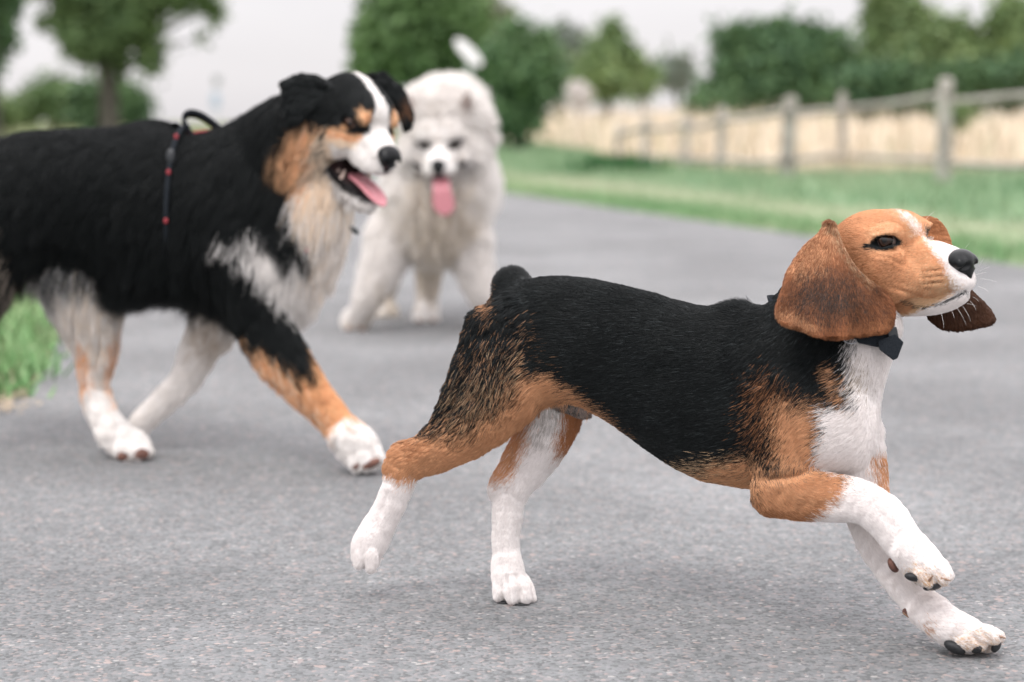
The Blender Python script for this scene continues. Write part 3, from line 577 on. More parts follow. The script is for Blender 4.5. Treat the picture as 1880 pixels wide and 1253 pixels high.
# ------------------------------------------------------------------ running beagle
def head_frame(yaw, pitch, roll):
    """rows F (nose), U (crown), S (towards the viewer's side) in (u right, v up, w away)"""
    cy, sy, cp, sp_ = math.cos(yaw), math.sin(yaw), math.cos(pitch), math.sin(pitch)
    F = np.array([cp*cy, sp_, -cp*sy]); S_ = np.array([-sy, 0, -cy]); U = np.array([-sp_*cy, cp, sp_*sy])
    cr, sr = math.cos(roll), math.sin(roll); S2 = S_*cr-U*sr; U2 = U*cr+S_*sr
    B = np.array([F, U2, S2]); B[:, 1] *= -1            # v runs downwards
    return B
TAN = np.array(srgb(216, 163, 122))*.92; TAN_D = np.array(srgb(186, 128, 88))*.88; CREAM = np.array(srgb(232, 196, 156))*.9
WHITE = np.array([.90, .86, .84]); BLACK = np.array([.0095, .0118, .0122]); BROWN = np.array(srgb(158, 104, 72))*.85; BROWN_D = np.array(srgb(98, 66, 48))*.9
M_furB = hair_mat('short_coat', .36, .16); M_skin = skin_mat('coat_skin')
M_nose = noise_mat('nose_leather', (.006, .007, .008), (.012, .013, .014), 260, .28, .3, 620, spec=.22, dist=.0003)
M_eye = mat('eye', (.005, .0035, .003), .10, .22)
M_iris = mat('iris', (.014, .008, .006), .10, .25)
M_eyeball = mat('eyeball', (.01, .006, .004), .04, .5, attr='coat')
def eyeball(c, r, gaze, y0, par, pup=.26, iris=.66, col_=(.026, .012, .007)):
    g = np.array(gaze, float); g /= np.linalg.norm(g); a = np.cross(g, [0, 1, 0]); a /= np.linalg.norm(a); b = np.cross(g, a)
    seg, ring = 40, 40; V = []; C_ = []
    for i in range(ring+1):
        t = PI*(i/ring)**1.4
        for j in range(seg):
            p = 2*PI*j/seg; d = g*math.cos(t)+math.sin(t)*(a*math.cos(p)+b*math.sin(p)); bulge = 1+.05*math.exp(-(t/.6)**2); V.append(np.array(c)+r*bulge*d)
            C_.append((.002, .002, .002) if t < pup else (tuple(np.array(col_)*(.55+.45*math.sin((t-pup)/(iris-pup)*PI)+.18*math.sin(p*17))) if t < iris else ((.006, .004, .004) if t < iris+.14 else (.11, .085, .08))))
    F = [[i*seg+j, i*seg+(j+1) % seg, (i+1)*seg+(j+1) % seg, (i+1)*seg+j] for i in range(ring) for j in range(seg)]
    return mesh_np('eye', to_world(np.array(V), y0), F, M_eyeball, par, colors=np.array(C_))
M_pad = noise_mat('paw_pad', (.020, .022, .024), (.035, .036, .038), 300, .6, .5, 500, spec=.35, dist=.0006)
M_padpink = noise_mat('paw_pad_pink', (.20, .095, .07), (.10, .05, .04), 120, .6, .4, 300, spec=.3, dist=.0008)
M_claw = mat('claw', (.28, .17, .11), .4, .5)
M_web = noise_mat('black_webbing', (.012, .015, .019), (.022, .026, .031), 900, .8, .4, 1500, spec=.08, dist=.0005)
M_plastic = mat('black_plastic', (.016, .019, .022), .38, .5)

def build_beagle():
    y0 = 2.0
    mid = lambda x: -.42*(np.asarray(x, float)-1000)
    root = empty('dog', tuple(gpt(945, 1112)))
    tag(root, 'beagle puppy in black, tan and white running across the front with its ears flying', 'dog')
    B = head_frame(math.radians(38), math.radians(8), math.radians(8)); O = np.array([1661, 436, float(mid(1640))])
    H = lambda f, u, s: O+f*B[0]+u*B[1]+s*B[2]
    back = -B[0]
    hd = []                               # (centre f,u,s  radii f,u,s  k  flow in head frame)
    def E(f, u, s, rf, ru, rs, k=14, fl=(-1, 0, 0), tg='head', both=True, pit=0, sub=False):
        fl = np.array(fl, float) @ B
        BB = B
        if pit:
            a = math.radians(pit); BB = np.array([B[0]*math.cos(a)+B[1]*math.sin(a), B[1]*math.cos(a)-B[0]*math.sin(a), B[2]])
        for sg in ((1, -1) if (s and both) else (1,)): hd.append(Ell(H(f, u, s*sg), (rf, ru, rs), tg, k, BB, fl, sub))
    E(-72, -4, 0, 88, 62, 76)                         # skull
    E(-14, 6, 0, 52, 44, 56, 18, (-1, .25, 0))        # forehead
    E(-30, -52, 42, 58, 50, 36, 18, (-1, -.25, 0))
    E(-8, -30, 50, 34, 10, 16, 12, (-1, -.1, 0))
    E(-22, -92, 46, 40, 22, 20, 12, (-1, -.3, 0))    # cheeks
    E(2, 12, 42, 26, 16, 20, 12, (-1, .1, 0))         # brows
    E(52, -50, 0, 70, 36, 33, 18, (-1, 0, 0), pit=-14)        # muzzle
    E(96, -66, 0, 32, 30, 29, 12, (-1, -.1, 0))
    E(50, -80, 20, 54, 36, 21, 12, (-1, -.3, 0), pit=-10)         # lips
    E(106, -90, 10, 24, 26, 20, 7, (-1, -.4, 0))
    E(112, -100, 8, 19, 17, 15, 8, (-1, -.4, 0))
    E(12, -76, 34, 36, 30, 20, 14, (-1, -.2, 0))
    jaw = [Chain([[*H(-60, -96, 0), 42], [*H(-20, -110, 0), 34], [*H(30, -124, 0), 25], [*H(70, -126, 0), 21], [*H(98, -122, 0), 17], [*H(106, -120, 0), 13]], 'jaw', 5, flow=tuple(-B[0]-B[1]*.1))]
    # eye openings and nostril seat cut in, then refilled by eyeballs
    for sg in (1, -1):
        a = math.radians(-6); BB = np.array([B[0]*math.cos(a)+B[1]*math.sin(a), B[1]*math.cos(a)-B[0]*math.sin(a), B[2]])
        hd.append(Ell(H(-2, 1, 62*sg), (25, 19, 22), 'head', 4, BB, sub=True))
    for sg in (1, -1):
        hd.append(Ell(H(-1, 14, 57*sg), (28, 5, 8), 'head', 5, B, -B[0]*1.0))
        hd.append(Ell(H(-1, -12, 56*sg), (26, 4.5, 7), 'head', 5, B, -B[0]*1.0))
    m = mid
    torso = Trunk([[868, 606, 680, m(868), 30], [890, 566, 730, m(890), 58], [925, 530, 760, m(925), 80], [960, 517, 765, m(960), 90], [1000, 513, 742, m(1000), 92], [1050, 512, 744, m(1050), 88],
                   [1100, 517, 762, m(1100), 86], [1150, 529, 796, m(1150), 90], [1200, 543, 832, m(1200), 96], [1250, 556, 862, m(1250), 102], [1300, 565, 882, m(1300), 108],
                   [1350, 566, 892, m(1350), 112], [1400, 570, 894, m(1400), 112], [1450, 585, 888, m(1450), 108], [1500, 610, 880, m(1500), 100], [1550, 640, 872, m(1550), 84], [1585, 680, 856, m(1585), 60], [1603, 735, 820, m(1603), 30]],
                  'torso', 18, 2.25, (-1, .12, .42))
    neck = Chain([[1440, 690, m(1440), 112], [1478, 640, m(1478), 100], [1515, 580, m(1515)+4, 92], [1548, 530, m(1540)+18, 84], [1575, 490, m(1560)+26, 74]], 'neck', 26, .92, flow=(-.35, .75, .2))
    throat = Chain([[1560, 790, m(1560)-4, 50], [1570, 720, m(1570)-12, 47], [1585, 660, m(1590)-16, 48], [1606, 600, m(1610)-12, 46]], 'throat', 16, 1.1, flow=(0, 1, 0))
    nh = Chain([[958, 618, m(958)-28, 82], [940, 690, m(940)-42, 74], [902, 752, m(902)-52, 58], [850, 803, m(850)-58, 43], [800, 832, m(800)-60, 37], [752, 848, m(752)-60, 33], [738, 862, m(738)-60, 33]], 'near_hind', 14, .8)
    hamst = Chain([[905, 610, m(905)-28, 50], [876, 680, m(876)-38, 44], [850, 740, m(850)-46, 38], [812, 790, m(812)-52, 26], [765, 826, m(765)-58, 14], [735, 834, m(735)-60, 14]], 'near_hind', 14, .9)
    nh2 = Chain([[742, 856, m(742)-60, 33], [728, 900, m(728)-58, 28], [708, 945, m(708)-56, 27], [690, 980, m(690)-54, 28]], 'near_hind_low', 8, .8)
    def paw(rows, toes, tg, spread, toe_r, k=7, axis=(0, 0, 1)):
        out = [Chain(rows, tg, 8, 1.05)]
        ax = np.array(axis, float)
        for i, (u, v, w, u2, v2, w2, r) in enumerate(toes): out.append(Chain([[u, v, w, r], [(u+u2)/2+.0, (v+v2)/2-2, (w+w2)/2, r*1.06], [u2, v2, w2, r*.82]], tg, 3, n=3))
        return out
    z = m(690)-54
    p1 = paw([[694, 968, z, 27], [680, 996, z, 31], [672, 1016, z, 27]], [[668, 1008, z-16, 660, 1034, z-18, 12], [682, 1012, z-22, 681, 1040, z-24, 12], [664, 1004, z+4, 654, 1022, z+4, 11], [690, 1008, z+4, 688, 1032, z+6, 12]], 'near_hind_low', 0, 0)
    z = float(m(960))+40
    fh = Chain([[1016, 700, m(1016)+38, 66], [1018, 760, z-16, 49], [1000, 810, z-8, 44], [975, 855, z, 36], [945, 892, z+4, 31]], 'far_hind', 12, .85)
    fhb = Chain([[985, 740, z-10, 30], [965, 800, z, 22], [935, 855, z+4, 17], [914, 888, z+6, 15], [912, 905, z+6, 14]], 'far_hind', 10, .9)
    fh2 = Chain([[940, 896, z+4, 31], [933, 930, z+4, 29], [929, 980, z+4, 25], [930, 1020, z+4, 25], [932, 1050, z+2, 28]], 'far_hind', 8, .85)
    gz = float(ground_w(1112, y0))
    p2 = paw([[930, 1036, z+2, 26], [934, 1066, (z+gz)/2, 31], [942, 1082, gz, 27]],
             [[922, 1068, gz-8, 916, 1094, gz-14, 14], [938, 1072, gz-20, 940, 1098, gz-28, 15], [952, 1070, gz-14, 964, 1098, gz-24, 14.5], [958, 1064, gz+6, 974, 1098, gz-4, 13]], 'far_hind', 0, 0)
    sh = Chain([[1462, 690, m(1462)-50, 66], [1452, 770, m(1452)-62, 66], [1440, 840, m(1440)-66, 58], [1436, 888, m(1436)-66, 50]], 'near_front', 20, .75)
    elb = Ell((1412, 908, float(m(1412))-66), (30, 36, 34), 'near_front', 14, flow=(.5, .3, 0))
    nf = Chain([[1432, 898, m(1432)-66, 50], [1480, 908, m(1480)-62, 47], [1530, 914, m(1530)-58, 43], [1580, 922, m(1580)-54, 39], [1622, 948, m(1622)-50, 39], [1652, 986, m(1652)-46, 37], [1680, 1020, m(1680)-44, 34]], 'near_front', 10, .8)
    z = float(m(1690))-42
    p3 = paw([[1672, 1012, z, 34], [1692, 1034, z, 37], [1704, 1046, z, 33]],
             [[1690, 1050, z-24, 1706, 1070, z-30, 16], [1706, 1040, z-26, 1730, 1062, z-34, 16], [1712, 1030, z-8, 1738, 1056, z-12, 15], [1700, 1050, z+10, 1718, 1070, z+12, 14]], 'near_front', 0, 0)
    ff = Chain([[1560, 800, m(1560)+26, 60], [1576, 860, m(1576)+34, 50], [1590, 920, m(1590)+36, 42], [1604, 980, m(1604)+34, 36], [1636, 1040, m(1636)+30, 32], [1672, 1088, m(1672)+24, 31], [1706, 1124, m(1706)+16, 33]], 'far_front', 14, .85)
    z = float(ground_w(1216, y0))+22
    p4 = paw([[1700, 1118, m(1700)+16, 32], [1740, 1150, z+6, 35], [1778, 1168, z, 32]],
             [[1765, 1178, z-20, 1798, 1184, z-30, 16], [1786, 1166, z-22, 1822, 1172, z-32, 16], [1790, 1160, z-2, 1830, 1170, z-10, 15], [1776, 1178, z+16, 1812, 1188, z+10, 15]], 'far_front', 0, 0)
    tail = Chain([[962, 588, m(962)+6, 40], [946, 560, m(946)+8, 35], [938, 534, m(938)+12, 32], [940, 522, m(940)+34, 30], [950, 524, m(945)+70, 26], [968, 540, m(950)+110, 21], [990, 556, m(950)+150, 12]], 'tail', 10, 1)
    sheath = Chain([[1010, 728, m(1010)+4, 16], [1046, 744, m(1050), 16], [1068, 757, m(1074)-2, 12], [1078, 760, m(1086), 8]], 'belly', 8, .9)
    prims = [torso, neck, throat, hamst, nh, nh2, *p1, fh, fhb, fh2, *p2, sh, elb, nf, *p3, ff, *p4, tail, sheath]+[e for e in hd]+jaw
    # fill in order: subtractive ones last
    prims = [p for p in prims if not p.sub]+[p for p in prims if p.sub]
    fold_pts = []
    for (a0, b0, c0_, d0) in ((1688, 500, 1726, 495), (1692, 510, 1728, 507), (1698, 520, 1728, 518), (1640, 528, 1690, 545), (1606, 428, 1640, 414), (1634, 474, 1662, 488), (1604, 470, 1640, 476)):
        # shallow skin folds on the lips and cheek
        fold_pts.append((a0, b0, c0_, d0))
    lids = [p for p in hd if not p.sub and p.r[1] <= 5]; prims = [p for p in prims if p not in lids]+lids

    def coat(P, tg, rg=None):
        n = len(P); rnd = rg.random(n) if rg is not None else np.full(n, .5); X = P[:, 0]
        c = np.tile(BLACK, (n, 1))
        body = np.isin(tg, ['torso', 'neck', 'throat', 'belly']); nearf = tg == 'near_front'; up_ = body | nearf
        # brindled shoulder and flank
        def put(colr, poly, soft, tags, prob=1.0, nz=8.):
            nonlocal c
            mk = patch(P, poly, soft, nz)*tags
            mk = np.where(mk > rnd*.98+.01, 1., 0.) if rg is not None else mk*prob
            if rg is not None and prob < 1: mk = mk*(rg.random(n) < prob)
            c = blend(c, colr, mk)
        put(TAN_D, [(1385, 700), (1420, 675), (1452, 716), (1520, 750), (1520, 800), (1500, 850), (1400, 860), (1384, 780)], 60, up_, .36)
        put(TAN, [(1432, 738), (1480, 742), (1515, 742), (1522, 790), (1506, 850), (1545, 868), (1560, 960), (1370, 975), (1376, 840), (1420, 850)], 44, up_, 1)
        put(TAN_D, [(1380, 915), (1450, 930), (1500, 930), (1510, 975), (1380, 975)], 20, nearf, .6)  # darker tan paints shade along the underside of the elbow
        put(BLACK, [(1405, 790), (1430, 790), (1425, 850), (1392, 850)], 24, up_, .5)
        put(CREAM, [(1250, 862), (1300, 850), (1385, 838), (1395, 920), (1300, 910), (1240, 880)], 34, body, .45)
        put(TAN, [(1280, 880), (1340, 855), (1385, 838), (1400, 930), (1300, 910)], 24, body, .8)
        put(TAN, [(975, 690), (1010, 690), (1060, 712), (1110, 752), (1150, 795), (1180, 830), (1150, 840), (1090, 790), (990, 800)], 16, body, .9)
        put(BLACK, [(1000, 640), (1040, 672), (1090, 716), (1140, 770), (1200, 830), (1300, 700), (1100, 600)], 10, body, 1)
        # chest white
        put(WHITE, [(1564, 620), (1558, 690), (1574, 740), (1516, 748), (1520, 795), (1502, 850), (1512, 900), (1680, 900), (1680, 560), (1590, 560)], 7, body | (tg == 'near_front') & (X > 1505) & (P[:, 1] < 868), 1, 4)
        put(TAN, [(1524, 664), (1536, 676), (1552, 712), (1562, 742), (1548, 730), (1530, 696)], 7, body, .9, 2)
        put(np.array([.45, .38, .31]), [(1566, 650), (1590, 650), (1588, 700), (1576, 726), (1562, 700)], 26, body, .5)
        # near front leg white
        put(WHITE, [(1538, 862), (1548, 880), (1530, 912), (1500, 938), (1468, 962), (1480, 1010), (1800, 1120), (1800, 900), (1640, 850)], 6, nearf, 1, 4)
        ff_ = tg == 'far_front'; c = blend(c, WHITE, ff_*1.)
        put(TAN, [(1596, 820), (1640, 820), (1640, 900), (1602, 896)], 10, ff_, .9); put(CREAM*.9, [(1745, 1165), (1790, 1160), (1840, 1170), (1840, 1200), (1750, 1200)], 20, ff_, .4, 6); put(TAN*.9, [(1696, 1140), (1706, 1140), (1706, 1158), (1694, 1156)], 8, ff_, .5)
        # near hind leg
        nh_ = tg == 'near_hind'; nl = tg == 'near_hind_low'
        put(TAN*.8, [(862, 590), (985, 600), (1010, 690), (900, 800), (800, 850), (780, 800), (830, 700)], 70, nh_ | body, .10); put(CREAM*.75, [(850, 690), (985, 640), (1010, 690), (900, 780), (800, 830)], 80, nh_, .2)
        put(TAN, [(980, 650), (960, 720), (900, 765), (850, 806), (797, 792), (690, 800), (690, 920), (860, 900), (1010, 760), (1050, 700)], 22, nh_ | body & (X < 1030) & (P[:, 1] > 690), 1)
        put(TAN, [(940, 690), (905, 735), (850, 780), (800, 775), (850, 820), (980, 740)], 50, nh_, .4)
        put(TAN_D, [(765, 812), (800, 808), (775, 838), (750, 852)], 14, nh_, .6)
        c = blend(c, WHITE, nl*1.)
        put(BLACK*5, [(1395, 845), (1440, 835), (1510, 850), (1500, 866), (1440, 868), (1400, 880)], 24, nearf, .28); put(CREAM*.9, [(1655, 1046), (1680, 1040), (1736, 1056), (1740, 1080), (1690, 1080)], 14, nearf, .5, 5)  # black tint paints shade into the elbow crease; cream tints the toes
        put(TAN, [(690, 820), (716, 872), (735, 886), (762, 880), (790, 850), (760, 800)], 5, nl, 1, 3)
        put(WHITE, [(700, 878), (716, 874), (736, 888), (766, 882), (766, 930), (690, 930)], 5, nh_ | nl, 1, 2)
        fh_ = tg == 'far_hind'; c = blend(c, WHITE*.97, fh_*1.)
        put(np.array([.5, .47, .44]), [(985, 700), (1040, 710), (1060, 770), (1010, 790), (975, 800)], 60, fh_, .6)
        put(TAN_D, [(1040, 700), (1090, 700), (1075, 800), (1030, 835), (1028, 790)], 8, fh_, 1)
        put(TAN, [(950, 740), (978, 740), (970, 800), (955, 850), (925, 880), (892, 878), (890, 840)], 9, fh_, .95, 4)
        tl = tg == 'tail'
        put(TAN, [(894, 532), (908, 534), (912, 550), (905, 570), (899, 578), (894, 560)], 4, tl | (X < 911) & (P[:, 1] < 576), .75, 2)
        bl = tg == 'belly'; c = blend(c, np.array([.30, .24, .21]), bl*1.); put(BLACK*4, [(1020, 728), (1070, 745), (1060, 768), (1020, 755)], 16, bl, .7)
        # head
        hd_ = tg == 'head'; jw = tg == 'jaw'; c = blend(c, TAN*1.12, hd_*1.); hj = hd_ | jw; c = blend(c, CREAM, jw*1.)
        put(TAN_D, [(1500, 400), (1570, 400), (1585, 470), (1620, 540), (1600, 600), (1500, 600)], 40, hd_, .6)
        put(CREAM, [(1600, 425), (1632, 408), (1650, 412), (1640, 420), (1610, 436)], 14, hd_, .35)
        put(CREAM, [(1640, 384), (1668, 392), (1690, 425), (1716, 445), (1700, 450), (1668, 420), (1640, 396)], 12, hd_, .7)
        put(WHITE, [(1655, 386), (1666, 394), (1690, 424), (1704, 440), (1722, 442), (1780, 450), (1830, 520), (1810, 560), (1754, 560), (1748, 530), (1744, 512), (1736, 492), (1722, 470), (1706, 450), (1686, 430), (1662, 400)], 12, hj, 1, 4)
        put(CREAM, [(1690, 470), (1730, 500), (1740, 540), (1700, 555), (1660, 545), (1680, 510)], 50, hd_, .35); put(TAN_D, [(1600, 470), (1650, 478), (1680, 520), (1640, 540), (1600, 520)], 60, hd_, .35); put(TAN_D*.9, [(1650, 452), (1664, 448), (1676, 470), (1664, 480)], 16, hd_, .5)
        put(CREAM*.8, [(1722, 520), (1745, 512), (1768, 525), (1745, 548), (1715, 560)], 26, hd_, .5)
        put(WHITE, [(1700, 566), (1720, 556), (1750, 542), (1790, 525), (1820, 560), (1700, 600), (1640, 600), (1640, 582), (1680, 574)], 6, hj, 1, 2)
        put(TAN, [(1630, 540), (1660, 546), (1684, 562), (1668, 578), (1630, 584)], 8, jw, .95)
        put(BLACK*3, [(1655, 548), (1680, 555), (1697, 562), (1690, 565), (1668, 558)], 3, hj, .4, 1)
        put(BLACK*2, [(1698, 563), (1730, 555), (1752, 545), (1776, 530), (1778, 534), (1754, 549), (1731, 559), (1698, 567)], 3.4, hj, .9, .6)
        put(BLACK*1.4, [(1592, 453), (1601, 443), (1612, 434), (1628, 431), (1643, 435), (1659, 444), (1652, 450), (1640, 458), (1618, 461), (1602, 458)], 3, hd_, 1, 1)
        put(BLACK*2, [(1696, 418), (1712, 418), (1714, 434), (1700, 436)], 5, hd_, .8, 1)
        for (a, b) in ((1690, 500), (1704, 497), (1718, 494), (1694, 509), (1708, 507), (1722, 504), (1697, 519), (1711, 517), (1724, 515), (1700, 528)):
            put(TAN_D*.55, [(a, b), (a+10, b-1), (a+10, b+1.6), (a, b+2.4)], 4, hd_, .8, .5)  # dark dashes paint the creases of muzzle wrinkles into the coat
        if rg is not None:
            lum = np.clip(c.mean(1)/.8, 0, 1); va = .5-.36*lum; c = c*((1-va/2+va*rg.random(n))*(1+(.14*NZ(P, 42.)+.12*NZ2(P, 13.))*(1-.75*lum)))[:, None]
            glint_zone = (tg == 'near_hind') | body
            glint = (rg.random(n) < .05) & glint_zone & (c.sum(1) < .1); c[glint] = c[glint]*4+.01  # a few black hairs lightened: glints painted into the coat colour
        return c
    V, Q = surf_net(prims, 3.0); tg, fl = classify(prims, V); Nv = vnormals(V, Q); dz = np.zeros(len(V))
    near = (np.isin(tg, ['head'])) & (V[:, 2] < O[2]+10)
    for (a0, b0, c0_, d0) in fold_pts:
        e = np.array([c0_-a0, d0-b0], float); wx, wy = V[:, 0]-a0, V[:, 1]-b0; t_ = np.clip((wx*e[0]+wy*e[1])/(e@e), 0, 1); dd = np.hypot(wx-e[0]*t_, wy-e[1]*t_)
        dz -= near*(1.5*np.exp(-(dd/3.6)**2)-.6*np.exp(-((dd-7)/4)**2))*(1+.5*NZ(V, 12.))*np.sin(np.clip(t_, .08, .92)*PI)**.5
    # tendon, hock and toe furrows
    for (a0, b0, c0_, d0, tgs, am, wd) in ((930, 905, 926, 1015, 'far_hind', 2.6, 5), (956, 800, 924, 880, 'far_hind', 3.0, 6), (931, 1058, 937, 1104, 'far_hind', 3.4, 3.2), (948, 1056, 960, 1104, 'far_hind', 3.2, 3.2),
            (800, 806, 748, 842, 'near_hind', 4.5, 6), (712, 905, 690, 970, 'near_hind_low', 2.2, 5), (1500, 868, 1400, 880, 'near_front', 3.5, 8), (1690, 1036, 1704, 1066, 'near_front', 3.2, 3.2), (1706, 1030, 1728, 1058, 'near_front', 3.0, 3.2),
            (1450, 925, 1560, 930, 'near_front', 2.4, 9), (1775, 1160, 1800, 1184, 'far_front', 3.0, 3.2), (1795, 1156, 1820, 1178, 'far_front', 3.0, 3.2), (1640, 1050, 1700, 1125, 'far_front', 2.0, 6), (1600, 925, 1650, 975, 'near_front', 1.8, 6)):
        e = np.array([c0_-a0, d0-b0], float); wx, wy = V[:, 0]-a0, V[:, 1]-b0; t_ = np.clip((wx*e[0]+wy*e[1])/(e@e), 0, 1); dd = np.hypot(wx-e[0]*t_, wy-e[1]*t_)
        dz -= (tg == tgs)*np.clip(-Nv[:, 2]*1.6, 0, 1)*am*(np.exp(-(dd/wd)**2)-.35*np.exp(-((dd-2.1*wd)/(1.1*wd))**2))*np.sin(np.clip(t_, .05, .95)*PI)**.4
    dz += (tg == 'near_hind')*2.0*NZ(V, 22.)+np.isin(tg, ['torso', 'neck'])*2.2*NZ(V, 46.)+7*np.isin(tg, ['torso', 'near_front'])*(V[:, 2] < mid(V[:, 0]))*np.exp(-((V[:, 0]-1435)/52)**2-((V[:, 1]-690)/80)**2)+np.isin(tg, ['near_front', 'far_front', 'far_hind', 'near_hind_low'])*1.2*NZ2(V, 17.)
    V = V+Nv*dz[:, None]
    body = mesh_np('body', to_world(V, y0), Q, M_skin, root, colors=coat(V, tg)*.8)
    def length(P, tg):
        x = P[:, 0]; l = np.where(np.isin(tg, ['torso', 'neck']), 20., 14.)
        l = np.where(tg == 'near_hind', np.interp(P[:, 1], [600, 700, 800, 860], [20, 26, 20, 9]), l)
        l = np.where(tg == 'throat', 20, l); l = np.where(tg == 'tail', 20, l); l = np.where(tg == 'belly', 9, l)
        l = np.where(np.isin(tg, ['far_hind']), np.interp(P[:, 1], [750, 860, 920, 1115], [22, 14, 9, 6]), l)
        l = np.where(tg == 'near_hind_low', 9, l)
        l = np.where(tg == 'near_front', np.interp(x, [1500, 1560, 1620, 1750], [15, 12, 9, 7]), l)
        l = np.where(tg == 'far_front', np.interp(P[:, 1], [850, 1000, 1120, 1200], [20, 17, 12, 8]), l)
        l = np.where(tg == 'head', np.clip(np.linalg.norm(P-H(110, -70, 0), axis=1)*.06, 4.5, 13), l)
        l = np.where(tg == 'jaw', 8, l)
        tuft = np.exp(-(((x-1375)/42)**2+((P[:, 1]-570)/16)**2)); l = l+14*tuft
        # nothing long over the eyes
        for s_ in (1, -1): l = np.where(np.linalg.norm(P-H(1, 1, 52*s_), axis=1) < 36, 3.0, l)
        return l
    def dens(P, tg):
        d = np.where(tg == 'head', 2.6, 1.); d = np.where(tg == 'jaw', 2.0, d); d = np.where(np.isin(tg, ['far_hind', 'near_hind_low', 'near_front', 'far_front']), 1.4, d)
        d = np.where(tg == 'belly', 1., d)
        nose = np.linalg.norm((P-H(124, -66, 0)) @ B.T/np.array([24, 27, 31]), axis=1); d = np.where(nose < 1, 0, d)
        for s_ in (1, -1):
            q = (P-H(1, 1, 52*s_)) @ B.T; d = np.where((np.hypot(q[:, 0]/25, q[:, 1]/11.5) < 1) & (abs(q[:, 2]) < 26), 0, d)
        return d
    def rad(P, tg): return np.where(np.isin(tg, ['head', 'jaw']), .24, .30)
    def clumpf(P, tg): return np.where(tg == 'near_hind', .6, np.where(np.isin(tg, ['head', 'jaw', 'near_hind_low', 'near_front']), .1, .26))
    fur('fur', V, Q, tg, fl, y0, body, M_furB, coat, length, dens, 800000, rad, .22, clumpf, 11, seed=2, jit=lambda P, tg: np.where(np.isin(tg, ['head', 'jaw']), 1.2, 7.),
        lift_fn=lambda P, tg: np.where(np.isin(tg, ['head', 'jaw']), .19, np.where(tg == 'near_hind', .34, .2))+.5*np.exp(-(((P[:, 0]-1375)/36)**2+((P[:, 1]-566)/14)**2)))
    # eyes
    for s_ in (1, -1):
        eyeball(H(-6, 1, 42.5*s_), 20, np.array([.28, .12, .93*s_]) @ B, y0, root)
    # nose: a rounded leather wedge with nostrils and a groove
    np_ = [Ell(H(110, -58, 0), (18, 19, 26), 'n', 8, B), Ell(H(121, -60, 0), (20, 20, 27), 'n', 8, B), Ell(H(126, -70, 0), (16, 20, 22), 'n', 8, B), Ell(H(122, -88, 0), (12, 16, 9), 'n', 8, B),
           Ell(H(131, -66, 17), (10, 12, 11), 'n', 6, B), Ell(H(131, -66, -17), (10, 12, 11), 'n', 6, B)]
    for s_ in (1, -1): np_.append(Chain([[*H(148, -70, 9*s_), 6.0], [*H(138, -72, 15*s_), 5.5], [*H(130, -76, 24*s_), 3.0], [*H(126, -78, 31*s_), 2.2]], 'n', 4, sub=True))
    np_.append(Chain([[*H(146, -76, 0), 2.2], [*H(141, -90, 0), 2.4], [*H(134, -100, 0), 2.2]], 'n', 3, sub=True))
    implicit('nose', np_, 1.6, y0, root, M_nose)
    # ears
    wn = lambda x, y: 3.2*np.sin(np.arctan2(x-1535, y-380)*15)*np.clip((y-430)/120, 0, 1)-6*np.exp(-((x-1532-(y-405)*.50)/9)**2)*np.clip((520-y)/40, 0, 1)+float(H(-40, -20, 80)[2])-8+.10*(x-1560)-.16*np.abs(y-430)*0-.30*(np.clip(y-430, 0, 200)) + .0022*(y-520)**2*.6 + .0016*(x-1530)**2*.4
    E1 = [(1519, 404), (1502, 428), (1484, 444), (1464, 468), (1446, 498), (1436, 530), (1427, 560), (1427, 576), (1440, 592), (1470, 602), (1500, 614), (1530, 619), (1562, 616), (1600, 610), (1630, 604), (1641, 582), (1638, 556), (1622, 534), (1596, 514), (1570, 488), (1552, 458), (1540, 428), (1530, 406)]
    def coat_ear(P, tg, rg=None):
        n = len(P); c = np.tile(BROWN, (n, 1)); rnd = rg.random(n) if rg is not None else .5
        def put(colr, poly, soft, prob, nz=10):
            nonlocal c
            mk = patch(P, poly, soft, nz)
            if rg is not None: mk = (mk > rg.random(n))*(rg.random(n) < prob)*1.
            else: mk = mk*prob
            c = blend(c, colr, mk)
        put(BROWN_D, [(1490, 500), (1560, 490), (1620, 545), (1630, 590), (1560, 590), (1490, 570), (1460, 540)], 60, .75)
        put(BLACK*3, [(1470, 490), (1540, 500), (1590, 550), (1530, 590), (1455, 560)], 60, .5, 22)
        put(TAN, [(1519, 404), (1480, 440), (1445, 490), (1470, 500), (1520, 470), (1545, 450)], 30, .5)
        put(TAN*.9, [(1425, 560), (1450, 560), (1500, 590), (1480, 610), (1420, 590)], 20, .5)
        put(CREAM*.7, [(1516, 404), (1532, 404), (1545, 440), (1560, 470), (1600, 512), (1594, 516), (1556, 478), (1534, 440)], 4, .5, 1)
        put(TAN_D*.9, [(1520, 600), (1635, 580), (1640, 606), (1560, 622)], 16, .5)
        th_ = np.arctan2(P[:, 0]-1530, P[:, 1]-370); r_ = np.hypot(P[:, 0]-1530, P[:, 1]-370)
        st = NZ2(np.stack([th_*260, r_*.35, P[:, 2]*0], 1), 12.)
        c = c*(1+.34*st)[:, None]
        if rg is not None: c = c*(.76+.48*rg.random(n))[:, None]
        return c
    ear, Ve, Qe, te, fe = implicit('ear', [Slab(E1, 5.5, wn, 'ear', 4)], 2.6, y0, root, M_skin, lambda V, t: coat_ear(V, t)*.8)
    # hair runs from the ear's root outwards
    def radial(V, c0):
        f = V-np.array(c0); return f/np.maximum(np.linalg.norm(f, axis=1, keepdims=True), 1)
    fe = radial(Ve, (1540, 380, float(wn(1540, 400))))
